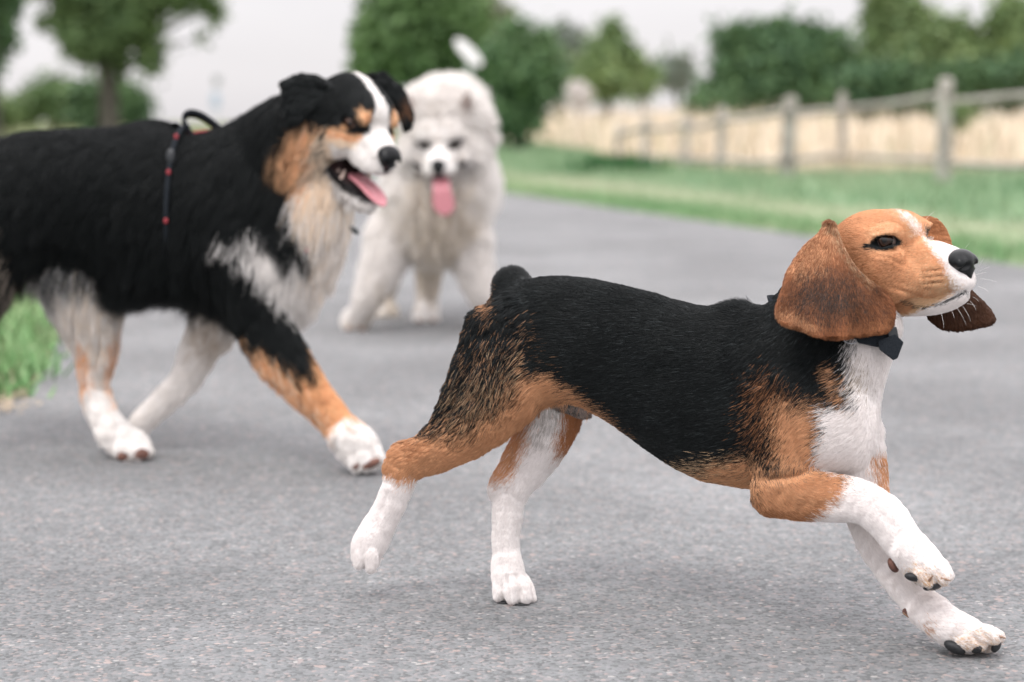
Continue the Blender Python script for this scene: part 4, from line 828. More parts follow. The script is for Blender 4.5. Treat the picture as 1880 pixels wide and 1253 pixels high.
    fur('fur', Ve, Qe, te, fe, y0, ear, M_furB, coat_ear, lambda P, t: np.interp(P[:, 1], [400, 460, 560, 620], [12, 14, 14, 11]), lambda P, t: np.ones(len(P)), 260000, .22, .13, .3, 8, seed=5, jit=4)
    wf_ = lambda x, y: float(H(-20, -20, -80)[2])+26-.5*(np.clip(y-430, 0, 200)) + 0*x - .35*(x-1720)
    E2 = [(1672, 400), (1700, 398), (1722, 404), (1738, 424), (1746, 446), (1752, 480), (1786, 534), (1808, 556), (1826, 580), (1822, 594), (1800, 601), (1765, 606), (1730, 604), (1712, 592), (1700, 575), (1690, 520), (1680, 460)]
    def coat_ear2(P, tg, rg=None):
        n = len(P); c = np.tile(BROWN_D*.62, (n, 1)); c = blend(c, TAN_D*.95, (P[:, 1] < 470)*1.)
        if rg is not None: c = c*(.7+.6*rg.random(n))[:, None]
        return c
    ear2, Ve, Qe, te, fe = implicit('ear', [Slab(E2, 8, wf_, 'ear', 4)], 3, y0, root, M_skin, lambda V, t: coat_ear2(V, t)*.8)
    fe = radial(Ve, (1690, 400, float(wf_(1690, 400))))
    fur('fur', Ve, Qe, te, fe, y0, ear2, M_furB, coat_ear2, lambda P, t: np.full(len(P), 9.), lambda P, t: np.ones(len(P)), 50000, .3, .2, .4, 8, seed=6)
    # pads and claws
    def pad(c, r, ang=0, B_=None, m_=M_pad):
        a = math.radians(ang); BB = np.array([[math.cos(a), math.sin(a), 0], [-math.sin(a), math.cos(a), 0], [0, 0, 1]])
        ball('paw_pad', c, r, y0, root, m_, BB, 18, 12)
    z = float(m(1690))-42
    pad((1677, 1060, z-27), (17, 8, 14), 12); pad((1712, 1077, z-27), (18, 8, 14), -12); pad((1640, 1038, float(m(1640))-50), (9, 15, 13), -28, m_=M_padpink)
    z = float(ground_w(1216, y0))+22
    pad((1753, 1189, z-23), (22, 11, 16), 26); pad((1796, 1189, z-29), (15, 10, 14), -28); pad((1829, 1187, z-24), (8, 13, 13), 32)
    pad((1664, 1124, float(m(1664))-2), (8, 7, 8), 30, m_=M_padpink)
    pad((926, 1108, gz-8), (14, 6, 14)); pad((956, 1112, gz-20), (20, 5, 16))
    def claw(a, b, r=3.4): mesh = Chain([[*a, r], [*b, r*.45]], 'c', 2, n=4); implicit('claw', [mesh], 1.2, y0, root, M_claw)
    z = float(m(1690))-42
    claw((1728, 1062, z-44), (1744, 1066, z-50)); claw((1706, 1066, z-42), (1712, 1058, z-50), 3)
    z = float(ground_w(1216, y0))+22
    claw((1832, 1168, z-36), (1846, 1172, z-44)); claw((1660, 1126, float(m(1664))-6), (1668, 1134, float(m(1664))-8), 3)
    # collar: webbing band, buckle and ring
    c0 = np.array([1530, 588, float(m(1530))+4]); ax1 = np.array([114, 30, -52.]); ax2 = np.array([14, -8, 92.]); nrm = np.array([-.26, -.96, 0])
    th = np.linspace(0, 2*PI, 73)[:-1]; ringp = c0+np.cos(th)[:, None]*ax1+np.sin(th)[:, None]*ax2
    rv, rf = [], []
    outd = ringp-c0; outd /= np.linalg.norm(outd, axis=1, keepdims=True)
    for i in range(72):
        for (a, b) in ((-15, 0), (15, 0), (15, 4), (-15, 4)): rv.append(ringp[i]+nrm*a+outd[i]*b)
    for i in range(72):
        j = (i+1) % 72
        for k in range(4): rf.append([i*4+k, i*4+(k+1) % 4, j*4+(k+1) % 4, j*4+k])
    collar = mesh_np('collar', to_world(np.array(rv), y0), rf, M_web, root, smooth=False)
    zc = float(m(1610))-78
    def slabbox(name, pts, w0, w1, m_, par):
        pts = np.array(pts, float); n_ = len(pts); V_ = np.vstack([np.c_[pts, np.full(n_, w0)], np.c_[pts, np.full(n_, w1)]])
        me = bpy.data.meshes.new(name); me.from_pydata([tuple(p) for p in to_world(V_, y0)], [], [list(range(n_))[::-1], list(range(n_, 2*n_))]+[[i, (i+1) % n_, n_+(i+1) % n_, n_+i] for i in range(n_)]); me.update()
        o = bpy.data.objects.new(name, me); col.objects.link(o); me.materials.append(m_); bv = o.modifiers.new('b', 'BEVEL'); bv.width = .0008; bv.segments = 2
        return parent(o, par)
    slabbox('strap_tail', [(1568, 616), (1600, 606), (1646, 600), (1649, 622), (1612, 638), (1575, 630)], zc-4, zc+18, M_web, collar)
    slabbox('strap_tail', [(1612, 626), (1644, 614), (1659, 629), (1648, 658), (1640, 662), (1614, 642)], zc-12, zc+6, M_web, collar)
    slabbox('buckle', [(1628, 604), (1646, 600), (1650, 620), (1634, 626)], zc-10, zc-2, M_plastic, collar)
    tr = [[1562+13*math.cos(a), 622+9*math.sin(a), zc-2, 1.6] for a in np.linspace(.2, 3.6, 12)]
    implicit('ring', [Chain(tr, 'r', 1, n=2)], 1.2, y0, collar, mat('steel', (.35, .36, .38), .3, .5, 1))
    # whiskers
    wh = []
    rg = np.random.default_rng(4)
    for (a, b, cc, d) in ((1727, 574, 1733, 602), (1745, 568, 1752, 585), (1757, 566, 1774, 597), (1767, 562, 1782, 590), (1775, 558, 1793, 563), (1780, 552, 1792, 570), (1800, 512, 1831, 519), (1799, 498, 1818, 490), (1797, 490, 1806, 474), (1795, 526, 1815, 536), (1772, 456, 1780, 446), (1700, 402, 1716, 388), (1790, 506, 1812, 500), (1786, 546, 1797, 554)):
        w0 = float(H(100, -100, 10)[2]); p0 = np.array([a, b, w0]); p1 = np.array([cc, d, w0-14.]); mid_ = (p0+p1)/2+np.array([2, -2, 0]); wh.append(np.array([p0*(1-t)**2+2*mid_*t*(1-t)+p1*t*t for t in np.linspace(0, 1, 6)]))
    cu = bpy.data.hair_curves.new('whiskers'); cu.add_curves([6]*len(wh)); cu.attributes['position'].data.foreach_set('vector', to_world(np.vstack(wh), y0).astype(np.float32).ravel())
    ra = cu.attributes.get('radius') or cu.attributes.new('radius', 'FLOAT', 'POINT'); ra.data.foreach_set('value', np.tile(np.array([.5, .5, .45, .4, .3, .15])*.2e-3, len(wh)).astype(np.float32))
    o = bpy.data.objects.new('whiskers', cu); col.objects.link(o); cu.materials.append(mat('whisker', (.8, .78, .76), .4, .5)); parent(o, root)
    return root
if want('beagle'): build_beagle()

# ------------------------------------------------------------------ long-haired helpers
M_furL = hair_mat('long_coat', .4, .16)
M_tongue = noise_mat('tongue', (.62, .26, .29), (.50, .19, .22), 160, .42, .4, 380, spec=.4, dist=.0008)
M_mouth = mat('mouth_lining', (.035, .016, .016), .4, .4)
M_tooth = mat('tooth', (.55, .43, .37), .35, .4)
M_red = mat('red_binding', (.30, .03, .04), .6, .4)
def ribbon(name, rows, S_, y0, par, material, seg=14, groove=.35):
    """tongue-like strip: rows (centre xyz, half width, half thickness, up normal)"""
    V = []; F = []; n = len(rows)
    for c, hw, ht, nn in rows:
        for j in range(seg*2):
            a = j*PI/seg; x = math.cos(a); y = math.sin(a)
            g = groove*math.exp(-(x/.22)**2)*(1 if y > 0 else .2)
            V.append(np.array(c)+np.array(S_)*hw*x+np.array(nn)*ht*(np.sign(y)*abs(y)**.8-(g if y > 0 else -g*.3)+.35*x*x))
    m = seg*2
    for i in range(n-1):
        for j in range(m): F.append([i*m+j, i*m+(j+1) % m, (i+1)*m+(j+1) % m, (i+1)*m+j])
    for i, sgn in ((0, 1), (n-1, -1)):
        c = len(V); V.append(np.array(rows[i][0]))
        for j in range(0, m):
            q = [c, i*m+(j+1) % m, i*m+j, c] if sgn > 0 else [c, i*m+j, i*m+(j+1) % m, c]
            F.append(q)
    me = bpy.data.meshes.new(name); me.from_pydata([tuple(p) for p in to_world(np.array(V), y0)], [], [f if f[0] != f[3] else f[:3] for f in F]); me.update()
    me.polygons.foreach_set('use_smooth', [True]*len(me.polygons))
    o = bpy.data.objects.new(name, me); col.objects.link(o); me.materials.append(material)
    sb = o.modifiers.new('s', 'SUBSURF'); sb.levels = sb.render_levels = 1
    return parent(o, par)
def strap_on(name, pts, half, axis, y0, par, material, th=2.5):
    """webbing following points; axis = the direction of its width"""
    P = crom(np.array(pts, float), 5); A = np.array(axis, float); A /= np.linalg.norm(A); V = []; F = []
    for i, p in enumerate(P):
        t = P[min(i+1, len(P)-1)]-P[max(i-1, 0)]; a = A-t*(A@t)/(t@t); a /= np.linalg.norm(a); nn = np.cross(t, a); nn /= np.linalg.norm(nn)
        for s_, q in ((-1, -1), (1, -1), (1, 1), (-1, 1)): V.append(p+a*half*s_+nn*th*q)
    for i in range(len(P)-1):
        for k in range(4): F.append([i*4+k, i*4+(k+1) % 4, i*4+4+(k+1) % 4, i*4+4+k])
    return mesh_np(name, to_world(np.array(V), y0), F, material, par, smooth=False)

# ------------------------------------------------------------------ black tricolour shepherd in a harness
def build_aussie():
    y0 = 2.9; CHK = np.array(srgb(232, 184, 142)); CREAM = np.array(srgb(234, 216, 194)); TAN = np.array(srgb(226, 172, 126)); WHITE = np.array([.86, .83, .80])
    m = lambda x: -.25*(x-250.)
    root = empty('dog', tuple(gpt(240, 842)))
    tag(root, 'long-haired black tricolour dog wearing a harness, trotting at the left with its mouth open', 'dog')
    B = head_frame(math.radians(53), math.radians(-25), math.radians(-2)); O = np.array([681, 229, m(640)-112.])
    H = lambda f, u, s: O+f*B[0]+u*B[1]+s*B[2]
    hd = []
    def E(f, u, s, rf, ru, rs, k=14, fl=(-1, 0, 0), tg='head', both=True, pit=0, sub=False):
        a = math.radians(pit); BB = np.array([B[0]*math.cos(a)+B[1]*math.sin(a), B[1]*math.cos(a)-B[0]*math.sin(a), B[2]])
        for sg in ((1, -1) if (s and both) else (1,)):
            f3 = np.array([fl[0], fl[1], fl[2]*sg], float) @ B; hd.append(Ell(H(f, u, s*sg), (rf, ru, rs), tg, k, BB, f3, sub))
    E(-62, 2, 0, 70, 66, 70); E(-14, 14, 0, 40, 42, 52, 16, (-1, .3, 0)); E(-34, -34, 40, 48, 44, 32, 18, (-1, -.4, .4))
    E(2, 13, 36, 22, 13, 18, 10, (-1, .2, 0))
    E(30, -26, 0, 46, 29, 31, 16, (-1, 0, 0), pit=-12); E(56, -36, 0, 26, 25, 27, 10, (-1, 0, 0))
    E(18, -50, 24, 52, 22, 16, 8, (-1, -.3, 0), pit=-12); E(64, -54, 10, 17, 17, 16, 6, (-1, -.2, 0))
    jaw = [Chain([[*H(-70, -62, 0), 46], [*H(-34, -98, 0), 38], [*H(8, -122, 0), 27], [*H(46, -132, 0), 20], [*H(66, -134, 0), 14]], 'jaw', 10, flow=(-.5, .75, 0))]
    for sg in (1, -1): jaw.append(Chain([[*H(-48, -90, 40*sg), 12], [*H(-15, -106, 33*sg), 9], [*H(18, -116, 25*sg), 7.5], [*H(50, -124, 17*sg), 7], [*H(68, -127, 6*sg), 7]], 'jaw', 5, flow=(-.5, .75, 0)))
    cav = [Ell(H(14, -88, 0), (60, 19, 29), 'cav', 5, np.array([B[0]*math.cos(-.36)+B[1]*math.sin(-.36), B[1]*math.cos(-.36)-B[0]*math.sin(-.36), B[2]]), sub=True)]
    for sg in (1, -1): cav.append(Chain([[*H(-42, -80, 50*sg), 6], [*H(-20, -86, 42*sg), 11], [*H(15, -92, 32*sg), 15], [*H(52, -90, 16*sg), 17]], 'cav', 5, sub=True))
    for sg in (1, -1): hd.append(Ell(H(0, 1, 50*sg), (18, 10.5, 18), 'head', 4, B, sub=True))
    torso = Trunk([[-130, 300, 430, m(-130), 60], [-90, 272, 470, m(-90), 92], [-40, 262, 480, m(-40), 106], [0, 258, 484, m(0), 112], [50, 246, 490, m(50), 112], [100, 242, 466, m(100), 104], [150, 240, 470, m(150), 106],
                   [200, 238, 486, m(200), 112], [250, 236, 512, m(250), 120], [300, 240, 522, m(300), 122], [350, 248, 532, m(350), 124], [400, 248, 545, m(400), 122], [450, 250, 555, m(450), 114],
                   [500, 270, 552, m(500), 100], [540, 310, 545, m(540), 80], [570, 380, 510, m(570), 46]], 'torso', 22, 2.1, (-.75, .65, .12))
    neck = Chain([[430, 380, m(430), 122], [480, 335, m(480)-6, 112], [530, 288, m(530)-16, 98], [580, 240, m(590)-60, 80], [618, 214, m(620)-80, 62]], 'neck', 30, .95, flow=(-.45, .9, .05))
    throat = Chain([[590, 312, m(610)-24, 54], [578, 372, m(590)-36, 56], [550, 450, m(560)-24, 60], [528, 512, m(540)-18, 48]], 'throat', 24, 1.1, flow=(-.15, 1, 0))
    nfl = Chain([[452, 440, m(452)-60, 84], [464, 520, m(462)-66, 64], [484, 590, m(480)-68, 50], [515, 648, m(515)-66, 46], [552, 696, m(552)-64, 38], [590, 742, m(590)-60, 31], [622, 780, m(622)-58, 29], [640, 802, m(640)-58, 33]], 'near_front', 20, .8)
    z = m(650)-58
    pw1 = [Chain([[636, 800, z, 33], [655, 818, z, 38], [668, 830, z, 33]], 'near_front', 8, 1.0)]
    for (a, b, c_, d_, e_) in ((648, 836, 652, 854, z-22), (666, 836, 676, 852, z-28), (676, 822, 694, 838, z-14), (668, 830, 688, 846, z+8)): pw1.append(Chain([[a, b, e_, 14], [c_, d_, e_-4, 12]], 'near_front', 3))
    gz = float(ground_w(846, y0))
    ffl = Chain([[410, 520, m(410)+50, 60], [392, 590, m(392)+62, 42], [362, 650, m(362)+70, 32], [338, 696, m(338)+74, 26], [300, 736, m(300)+78, 22], [266, 768, m(266)+80, 21], [250, 790, m(250)+80, 20], [246, 806, m(246)+78, 16]], 'far_front', 16, .85)
    fhl = Chain([[130, 440, m(120)+30, 92], [148, 510, m(140)+34, 70], [162, 570, m(160)+36, 54], [174, 630, m(176)+36, 37], [174, 690, m(174)+34, 27], [178, 730, m(178)+30, 26], [194, 772, (m(194)+30+gz)/2, 27], [214, 802, gz+4, 30]], 'far_hind', 18, .85)
    pw2 = [Chain([[208, 796, gz+4, 29], [232, 814, gz-4, 31], [248, 818, gz-8, 28]], 'far_hind', 8, 1.0)]
    for (a, b, c_, d_, e_) in ((222, 826, 228, 834, gz-28), (244, 826, 256, 832, gz-34), (258, 818, 268, 826, gz-20), (254, 822, 264, 832, gz+6)): pw2.append(Chain([[a, b, e_, 14], [c_, d_, e_-4, 13]], 'far_hind', 3))
    nhl = Chain([[-20, 400, m(-20)-40, 104], [-50, 480, m(-50)-50, 82], [-90, 550, m(-90)-52, 58], [-140, 610, m(-140)-52, 38], [-190, 660, m(-190)-52, 28], [-205, 720, m(-205)-50, 25], [-215, 780, m(-215)-50, 25], [-200, 815, m(-200)-50, 27]], 'near_hind', 20, .8)
    tail = Chain([[-110, 310, m(-110), 40], [-150, 300, m(-150), 30], [-190, 330, m(-190), 24], [-210, 380, m(-200), 16]], 'tail', 10)
    hump = Ell((282, 268, m(280)+30.), (64, 42, 44), 'torso', 20, flow=(-.8, .5, 0))
    prims = [torso, hump, neck, throat, ffl, fhl, *pw2, nhl, tail, nfl, *pw1]+[p for p in hd if not p.sub]+jaw+[p for p in hd if p.sub]+cav
    def cavd(P): return np.min([c.ev(P[:, 0], P[:, 1], P[:, 2]) for c in cav], 0)
    def rimd(P): return np.min([c.ev(P[:, 0], P[:, 1], P[:, 2]) for c in jaw[1:]], 0)
    GREY = np.array([.40, .34, .28])
    def coat(P, tg, rg=None, skin=False):
        n = len(P); X, Y = P[:, 0], P[:, 1]; c = np.tile(BLACK*.9, (n, 1)); rnd = rg.random(n) if rg is not None else np.full(n, .5)
        def put(colr, poly, soft, tags, prob=1.0, nz=8.):
            nonlocal c
            mk = patch(P, poly, soft, nz)*tags
            if rg is not None: mk = (mk > rnd)*(rg.random(n) < prob)*1.
            else: mk = mk*prob
            c = blend(c, colr, mk)
        body = np.isin(tg, ['torso', 'neck', 'throat']); nf_ = tg == 'near_front'
        th_ = tg == 'throat'; c = blend(c, WHITE*.93, (th_ & (X > 540+.1*(Y-300)))*1.)
        put(WHITE, [(446, 396), (484, 404), (526, 424), (566, 436), (590, 410), (640, 380), (660, 420), (640, 560), (560, 620), (540, 560), (516, 500), (474, 446)], 16, body | nf_, .95)
        put(WHITE*.95, [(560, 400), (660, 380), (660, 600), (560, 600)], 20, body, 1)
        put(CREAM*1.05, [(560, 320), (700, 300), (700, 480), (586, 480), (570, 400)], 20, body, .5); put(WHITE, [(580, 370), (700, 340), (700, 520), (590, 520)], 40, body, .7); put(CREAM*1.05, [(560, 232), (600, 236), (640, 330), (620, 350), (560, 350)], 12, body | (tg == 'jaw'), .8); put(CHK, [(524, 240), (545, 224), (572, 214), (596, 226), (584, 262), (572, 300), (560, 332), (545, 320), (524, 290)], 18, body | (tg == 'jaw'), .9)
        put(GREY*1.6, [(570, 340), (620, 350), (640, 420), (600, 460), (570, 430)], 40, body, .3)
        put(BLACK, [(500, 220), (520, 232), (528, 300), (556, 360), (580, 405), (572, 428), (520, 410), (470, 392), (400, 380)], 12, body, 1)
        # front leg
        put(TAN, [(425, 606), (470, 624), (520, 668), (572, 694), (560, 640), (548, 580), (570, 590), (700, 760), (620, 830), (560, 780), (480, 700)], 12, nf_, 1)
        put(CREAM, [(440, 620), (500, 700), (560, 760), (600, 800), (580, 740), (500, 660)], 30, nf_, .4)
        put(WHITE, [(600, 790), (625, 772), (660, 768), (740, 840), (690, 890), (600, 860)], 8, nf_, 1)
        put(WHITE, [(420, 410), (475, 430), (540, 520), (556, 600), (536, 580), (500, 500)], 14, nf_, 1)
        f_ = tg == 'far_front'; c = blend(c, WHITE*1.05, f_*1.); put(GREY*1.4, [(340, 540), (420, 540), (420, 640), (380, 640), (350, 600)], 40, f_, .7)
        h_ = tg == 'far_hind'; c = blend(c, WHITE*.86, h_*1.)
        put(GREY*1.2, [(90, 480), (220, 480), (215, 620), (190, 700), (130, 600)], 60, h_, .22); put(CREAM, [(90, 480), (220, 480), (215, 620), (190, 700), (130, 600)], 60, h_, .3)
        put(BLACK*3, [(60, 380), (230, 380), (215, 470), (160, 500), (110, 480), (80, 520)], 26, h_, .8)
        put(WHITE, [(150, 500), (200, 500), (200, 600), (160, 600)], 40, h_, .4)
        put(TAN, [(140, 600), (160, 640), (165, 700), (150, 730), (130, 700)], 14, h_, .7); put(TAN, [(196, 600), (225, 560), (215, 700), (205, 760), (190, 700)], 14, h_, .6)
        put(WHITE, [(155, 725), (175, 700), (190, 730), (215, 780), (300, 800), (300, 870), (180, 870)], 8, h_, 1)
        n_ = tg == 'near_hind'; put(GREY, [(20, 400), (60, 380), (80, 520), (0, 540), (10, 460)], 40, n_, .35); put(TAN, [(-60, 530), (40, 530), (40, 600), (-300, 900), (-250, 600)], 20, n_, .9); put(WHITE, [(-300, 720), (-100, 720), (-100, 900), (-300, 900)], 12, n_, 1)
        # head, painted in the head's own frame so both sides match
        hd_ = (tg == 'head') | (tg == 'jaw'); q = (P-O) @ B.T; f, u, s = q[:, 0], q[:, 1], np.abs(q[:, 2]); e = 2.2*NZ(P, 9.)
        def reg(colr, mk, prob=1.):
            nonlocal c
            mk = np.clip(mk, 0, 1)*hd_
            if rg is not None: mk = (mk > rnd)*(rg.random(n) < prob)*1.
            else: mk = mk*prob
            c = blend(c, colr, mk)
        sd_ = lambda d, w_=5.: .5-(d+e)/w_
        reg(CREAM*1.05, np.minimum(sd_(u+16), sd_(f-46)), 1); reg(CHK, np.minimum.reduce([sd_(u+13), sd_(-(u+30)), sd_(f-34)]), .95); reg(CHK, np.minimum(sd_(f+64, 16), sd_(u+6)), .9)                             # cheeks below the eyes
        reg(BLACK, np.minimum.reduce([sd_(-(u+16)), sd_(u+4), sd_(np.abs(f+24)-38), sd_(36-s)]))
        reg(CHK*.95, sd_(np.hypot((f-8)/27, np.hypot((u-19)/15, (s-31)/17))*15-14, 4))   # brow spots
        reg(TAN, sd_(np.hypot((f+10)/14, np.hypot((u+14)/9, (s-50)/14))*12-11, 4), .8)
        reg(BLACK, sd_(np.hypot((f-2)/26, np.hypot((u-1)/12, (s-46)/18))*16-14, 3))
        bw = np.interp(f, [-90, -40, 0, 20, 50, 100], [4, 8, 10, 15, 32, 50]); ok = u > -20
        reg(WHITE, np.minimum(sd_(s-bw, 4), sd_(-(u+22)+np.clip(f, 0, 30)*0, 6)))
        reg(WHITE, np.minimum(sd_(-(f-22)+.35*np.abs(u+30), 8), sd_(-(f-16))))
        reg(WHITE*.98, np.minimum(sd_(u+44-f*.15, 8), sd_(-(f+8), 12)))
        jw = tg == 'jaw'; c = blend(c, WHITE*.92, (jw & (rnd < np.clip((f+70)/60, 0, 1)))*1.)
        put(CHK, [(525, 255), (566, 252), (568, 300), (560, 330), (545, 330)], 16, jw, .8)
        # black lips and dark mouth lining
        cd_ = cavd(P); c = blend(c, np.array([.012, .011, .012]), ((cd_ < 6) & hd_)*1.); c = blend(c, np.array([.014, .012, .013]), ((rimd(P) < 2.5) & (u > -124) & hd_)*1.)
        if skin: c = blend(c, np.array([.03, .014, .014]), ((cd_ < 3) & hd_)*1.)
        if rg is not None: c = c*(.78+.44*rg.random(n))[:, None]
        return c
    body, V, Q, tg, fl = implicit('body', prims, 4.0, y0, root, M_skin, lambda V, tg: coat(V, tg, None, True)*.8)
    def length(P, tg):
        l = np.full(len(P), 46.); l = np.where(tg == 'neck', np.where((P[:, 0] > 535) & (P[:, 1] < 290), 24, 60), l); l = np.where(tg == 'throat', 58, l); l = np.where(tg == 'torso', np.interp(P[:, 1], [230, 300, 430, 490, 530], [34, 44, 50, 60, 66])+np.clip((P[:, 0]-205)/30, 0, 1)*np.clip((360-P[:, 0])/60, 0, 1)*np.clip((P[:, 1]-440)/60, 0, 1)*34, l)
        l = np.where(tg == 'near_front', np.interp(P[:, 1], [450, 600, 720, 800, 850], [42, 30, 22, 13, 8]), l)
        l = np.where(tg == 'far_front', np.interp(P[:, 1], [520, 640, 800], [44, 20, 9]), l)
        l = np.where(tg == 'far_hind', np.interp(P[:, 1], [450, 620, 740, 840], [56, 26, 13, 8]), l)
        l = np.where(np.isin(tg, ['near_hind', 'tail']), 50, l)
        q = (P-O) @ B.T; l = np.where(tg == 'head', np.interp(q[:, 0], [-110, -60, -20, 20, 100], [26, 17, 9, 6, 4]), l)
        l = np.where(tg == 'jaw', np.interp(q[:, 0], [-70, -20, 60], [46, 22, 6]), l)
        l = np.where(np.linalg.norm((q-np.array([0, 0, 0]))*np.array([1, 1.6, .0]), axis=1) < 26, np.minimum(l, 4.5), l)
        l = np.minimum(l, 3+.85*np.maximum(cavd(P), 0)); l = np.where(tg == 'jaw', np.minimum(l, 4+1.2*np.maximum(rimd(P), 0)), l)
        return l
    def dens(P, tg):
        d = np.where(np.isin(tg, ['head', 'jaw']), 1.6, 1.); d[cavd(P) < 5] = 0; q = (P-O) @ B.T
        d[(np.hypot(q[:, 0]/19, (q[:, 1]-1)/11) < 1) & (np.abs(q[:, 2]) > 28)] = 0
        d[np.linalg.norm((q-np.array([78, -32, 0]))/np.array([17, 20, 23]), axis=1) < 1] = 0
        return d
    fur('fur', V, Q, tg, fl, y0, body, M_furL, coat, length, dens, 420000, lambda P, t: np.where(np.isin(t, ['head', 'jaw']), .3, .42), .3, lambda P, t: np.where(np.isin(t, ['head']), .15, .42), 26, curl=.09, grav=.35, segs=6, seed=21,
        jit=lambda P, t: np.where(np.isin(t, ['head', 'jaw']), 1.5, 5.), lift_fn=lambda P, t: np.where(np.isin(t, ['head']), .22, np.where(np.isin(t, ['near_front', 'far_front']), .26, .34)))
    for s_ in (1, -1):
        eyeball(H(-6, 1, 40*s_), 15, np.array([.6, -.02, .8*s_]) @ B, y0, root, .28, .75, (.07, .03, .014))
    ns = [Ell(H(74, -26, 0), (18, 17, 24), 'n', 7, B), Ell(H(80, -35, 0), (14, 16, 20), 'n', 7, B), Ell(H(76, -50, 0), (10, 13, 8), 'n', 7, B), Ell(H(84, -31, 13), (8, 9, 9), 'n', 5, B), Ell(H(84, -31, -13), (8, 9, 9), 'n', 5, B)]
    for s_ in (1, -1): ns.append(Chain([[*H(94, -34, 8*s_), 4.5], [*H(86, -36, 13*s_), 4], [*H(80, -39, 20*s_), 2.5]], 'n', 3, sub=True))
    implicit('nose', ns, 1.6, y0, root, M_nose)
    # tongue, teeth and lining
    S_ = B[2]; rows = []
    for t in np.linspace(0, 1, 12):
        f = -20+122*t; u = -98-16*t+7*math.sin(t*3)-6*t*t; hw = np.interp(t, [0, .4, .75, .93, 1], [17, 20, 20, 14, 5]); ht = np.interp(t, [0, .8, 1], [7, 6, 2.5]); nn = B[1]*.9+B[0]*.42
        rows.append((H(f, u-9*(1-t)*(t < .95), 0), hw*1.12, ht, nn))
    ribbon('tongue', rows, S_, y0, root, M_tongue)
    for (f, u, s, r, l_) in ((2, -112, 31, 5.5, 20), (-12, -106, 33, 4.5, 10), (2, -112, -31, 5.5, 20), (52, -66, 15, 4, -13), (52, -66, -15, 4, -13)):
        implicit('tooth', [Chain([[*H(f, u, s), r], [*H(f+1, u+l_, s*.96), r*.35]], 't', 2, n=4)], 1.6, y0, root, M_tooth)
    # ears
    def ear(P, wf, c0, seed, inner=None):
        def ce(Pp, tg, rg=None):
            n = len(Pp); c = np.tile(BLACK, (n, 1))
            if inner is not None:
                mk = patch(Pp, inner, 8, 3)*((rg.random(n) < .7) if rg is not None else .6); c = blend(c, TAN_D*.6, mk)
            if rg is not None: c = c*(.8+.5*rg.random(n))[:, None]
            return c
        o, Ve, Qe, te, fe = implicit('ear', [Slab(P, 9, wf, 'ear', 4)], 3.2, y0, root, M_skin, lambda V_, t: ce(V_, t)*.8)
        f_ = Ve-np.array(c0); fe = f_/np.maximum(np.linalg.norm(f_, axis=1, keepdims=True), 1)
        fur('fur', Ve, Qe, te, fe, y0, o, M_furL, ce, lambda Pp, t: np.full(len(Pp), 20.), lambda Pp, t: np.ones(len(Pp)), 30000, .4, .25, .5, 12, curl=.1, seed=seed, grav=.2)
    w0 = float(H(-70, 45, 62)[2])
    ear([(528, 146), (560, 138), (596, 146), (616, 164), (600, 178), (580, 192), (562, 208), (546, 222), (534, 214), (528, 186)], lambda x, y: w0+10+.30*(x-600)-.25*(y-150)+0*x, (610, 130, w0), 31)
    w1 = float(H(-60, 40, -62)[2])
    ear([(672, 142), (700, 138), (728, 154), (744, 180), (750, 206), (745, 226), (738, 220), (728, 196), (708, 176), (686, 160)], lambda x, y: w1-14+.3*(x-720)-.25*(y-150)+0*x, (660, 120, w1), 32, [(728, 168), (742, 184), (744, 200), (730, 190)])
    # harness: back pad, girth strap, handle, breast collar and tag
    har = empty('harness', tuple(to_world(np.array([350., 300, m(350)-100]), y0))); parent(har, root)
    def ringpt(x, a, grow=10):
        C = torso.C; t_, b_, wc, hw = [np.interp(x, C[:, 0], C[:, j]) for j in (1, 2, 3, 4)]; h = (b_-t_)/2+grow; cx = (t_+b_)/2
        return [x, cx-h*math.cos(a), wc-(hw+grow)*math.sin(a)]
    g = [ringpt(345-34*math.sin(a)-4*a, a, 16) for a in np.linspace(0, 2*PI, 30)]
    strap_on('girth_strap', g, 4.5, (1, 0, 0), y0, har, M_web)
    for a in (.60, 1.15, 1.72): 
        p = np.array(ringpt(345-34*math.sin(a)-4*a, a, 21)); ball('reflective_stitch', p, (4, 5.5, 2), y0, har, M_red, None, 12, 8)
    p = np.array(ringpt(345-34*math.sin(.95)-4*.95, .95, 21)); implicit('buckle', [Ell(p, (9, 17, 6), 'b', 2)], 1.6, y0, har, M_plastic)
    wt = m(370); strap_on('handle', [[352, 250, wt-10], [341, 232, wt-12], [338, 217, wt-12], [348, 209, wt-10], [368, 213, wt-6], [390, 227, wt-4], [408, 243, wt], [420, 256, wt]], 12, (0, .45, 1), y0, har, M_web, 3.4)
    strap_on('back_strap', [[345, 246, wt-8], [375, 242, wt-6], [405, 240, wt-4], [440, 240, wt-8]], 11, (0, 0, 1), y0, har, M_red, 3)
    strap_on('shoulder_strap', [[430, 238, wt-10], [448, 262, wt-70], [466, 300, wt-118], [500, 380, wt-140], [540, 440, wt-120], [570, 464, wt-70], [592, 474, wt-20]], 8, (1, .3, 0), y0, har, M_web, 2.6)
    p = np.array([571, 463, m(571)-94.]); implicit('buckle', [Ell(p, (12, 11, 8), 'b', 2), Ell(p+np.array([8, 6, -3]), (7, 7, 6), 'b', 2)], 1.6, y0, har, M_plastic); ball('red_toggle', p+np.array([-8, -3, -8]), (5, 6, 4), y0, har, M_red)
    ball('name_tag', (650, 423, m(590)-44.), (12, 5, 2.5), y0, har, mat('tag_metal', (.08, .09, .09), .35, .5, .6), np.array([[.8, .6, 0], [-.6, .8, 0], [0, 0, 1]]))
    pads = [((226, 838, gz-40), (11, 9, 8)), ((258, 834, gz-44), (16, 11, 9))]
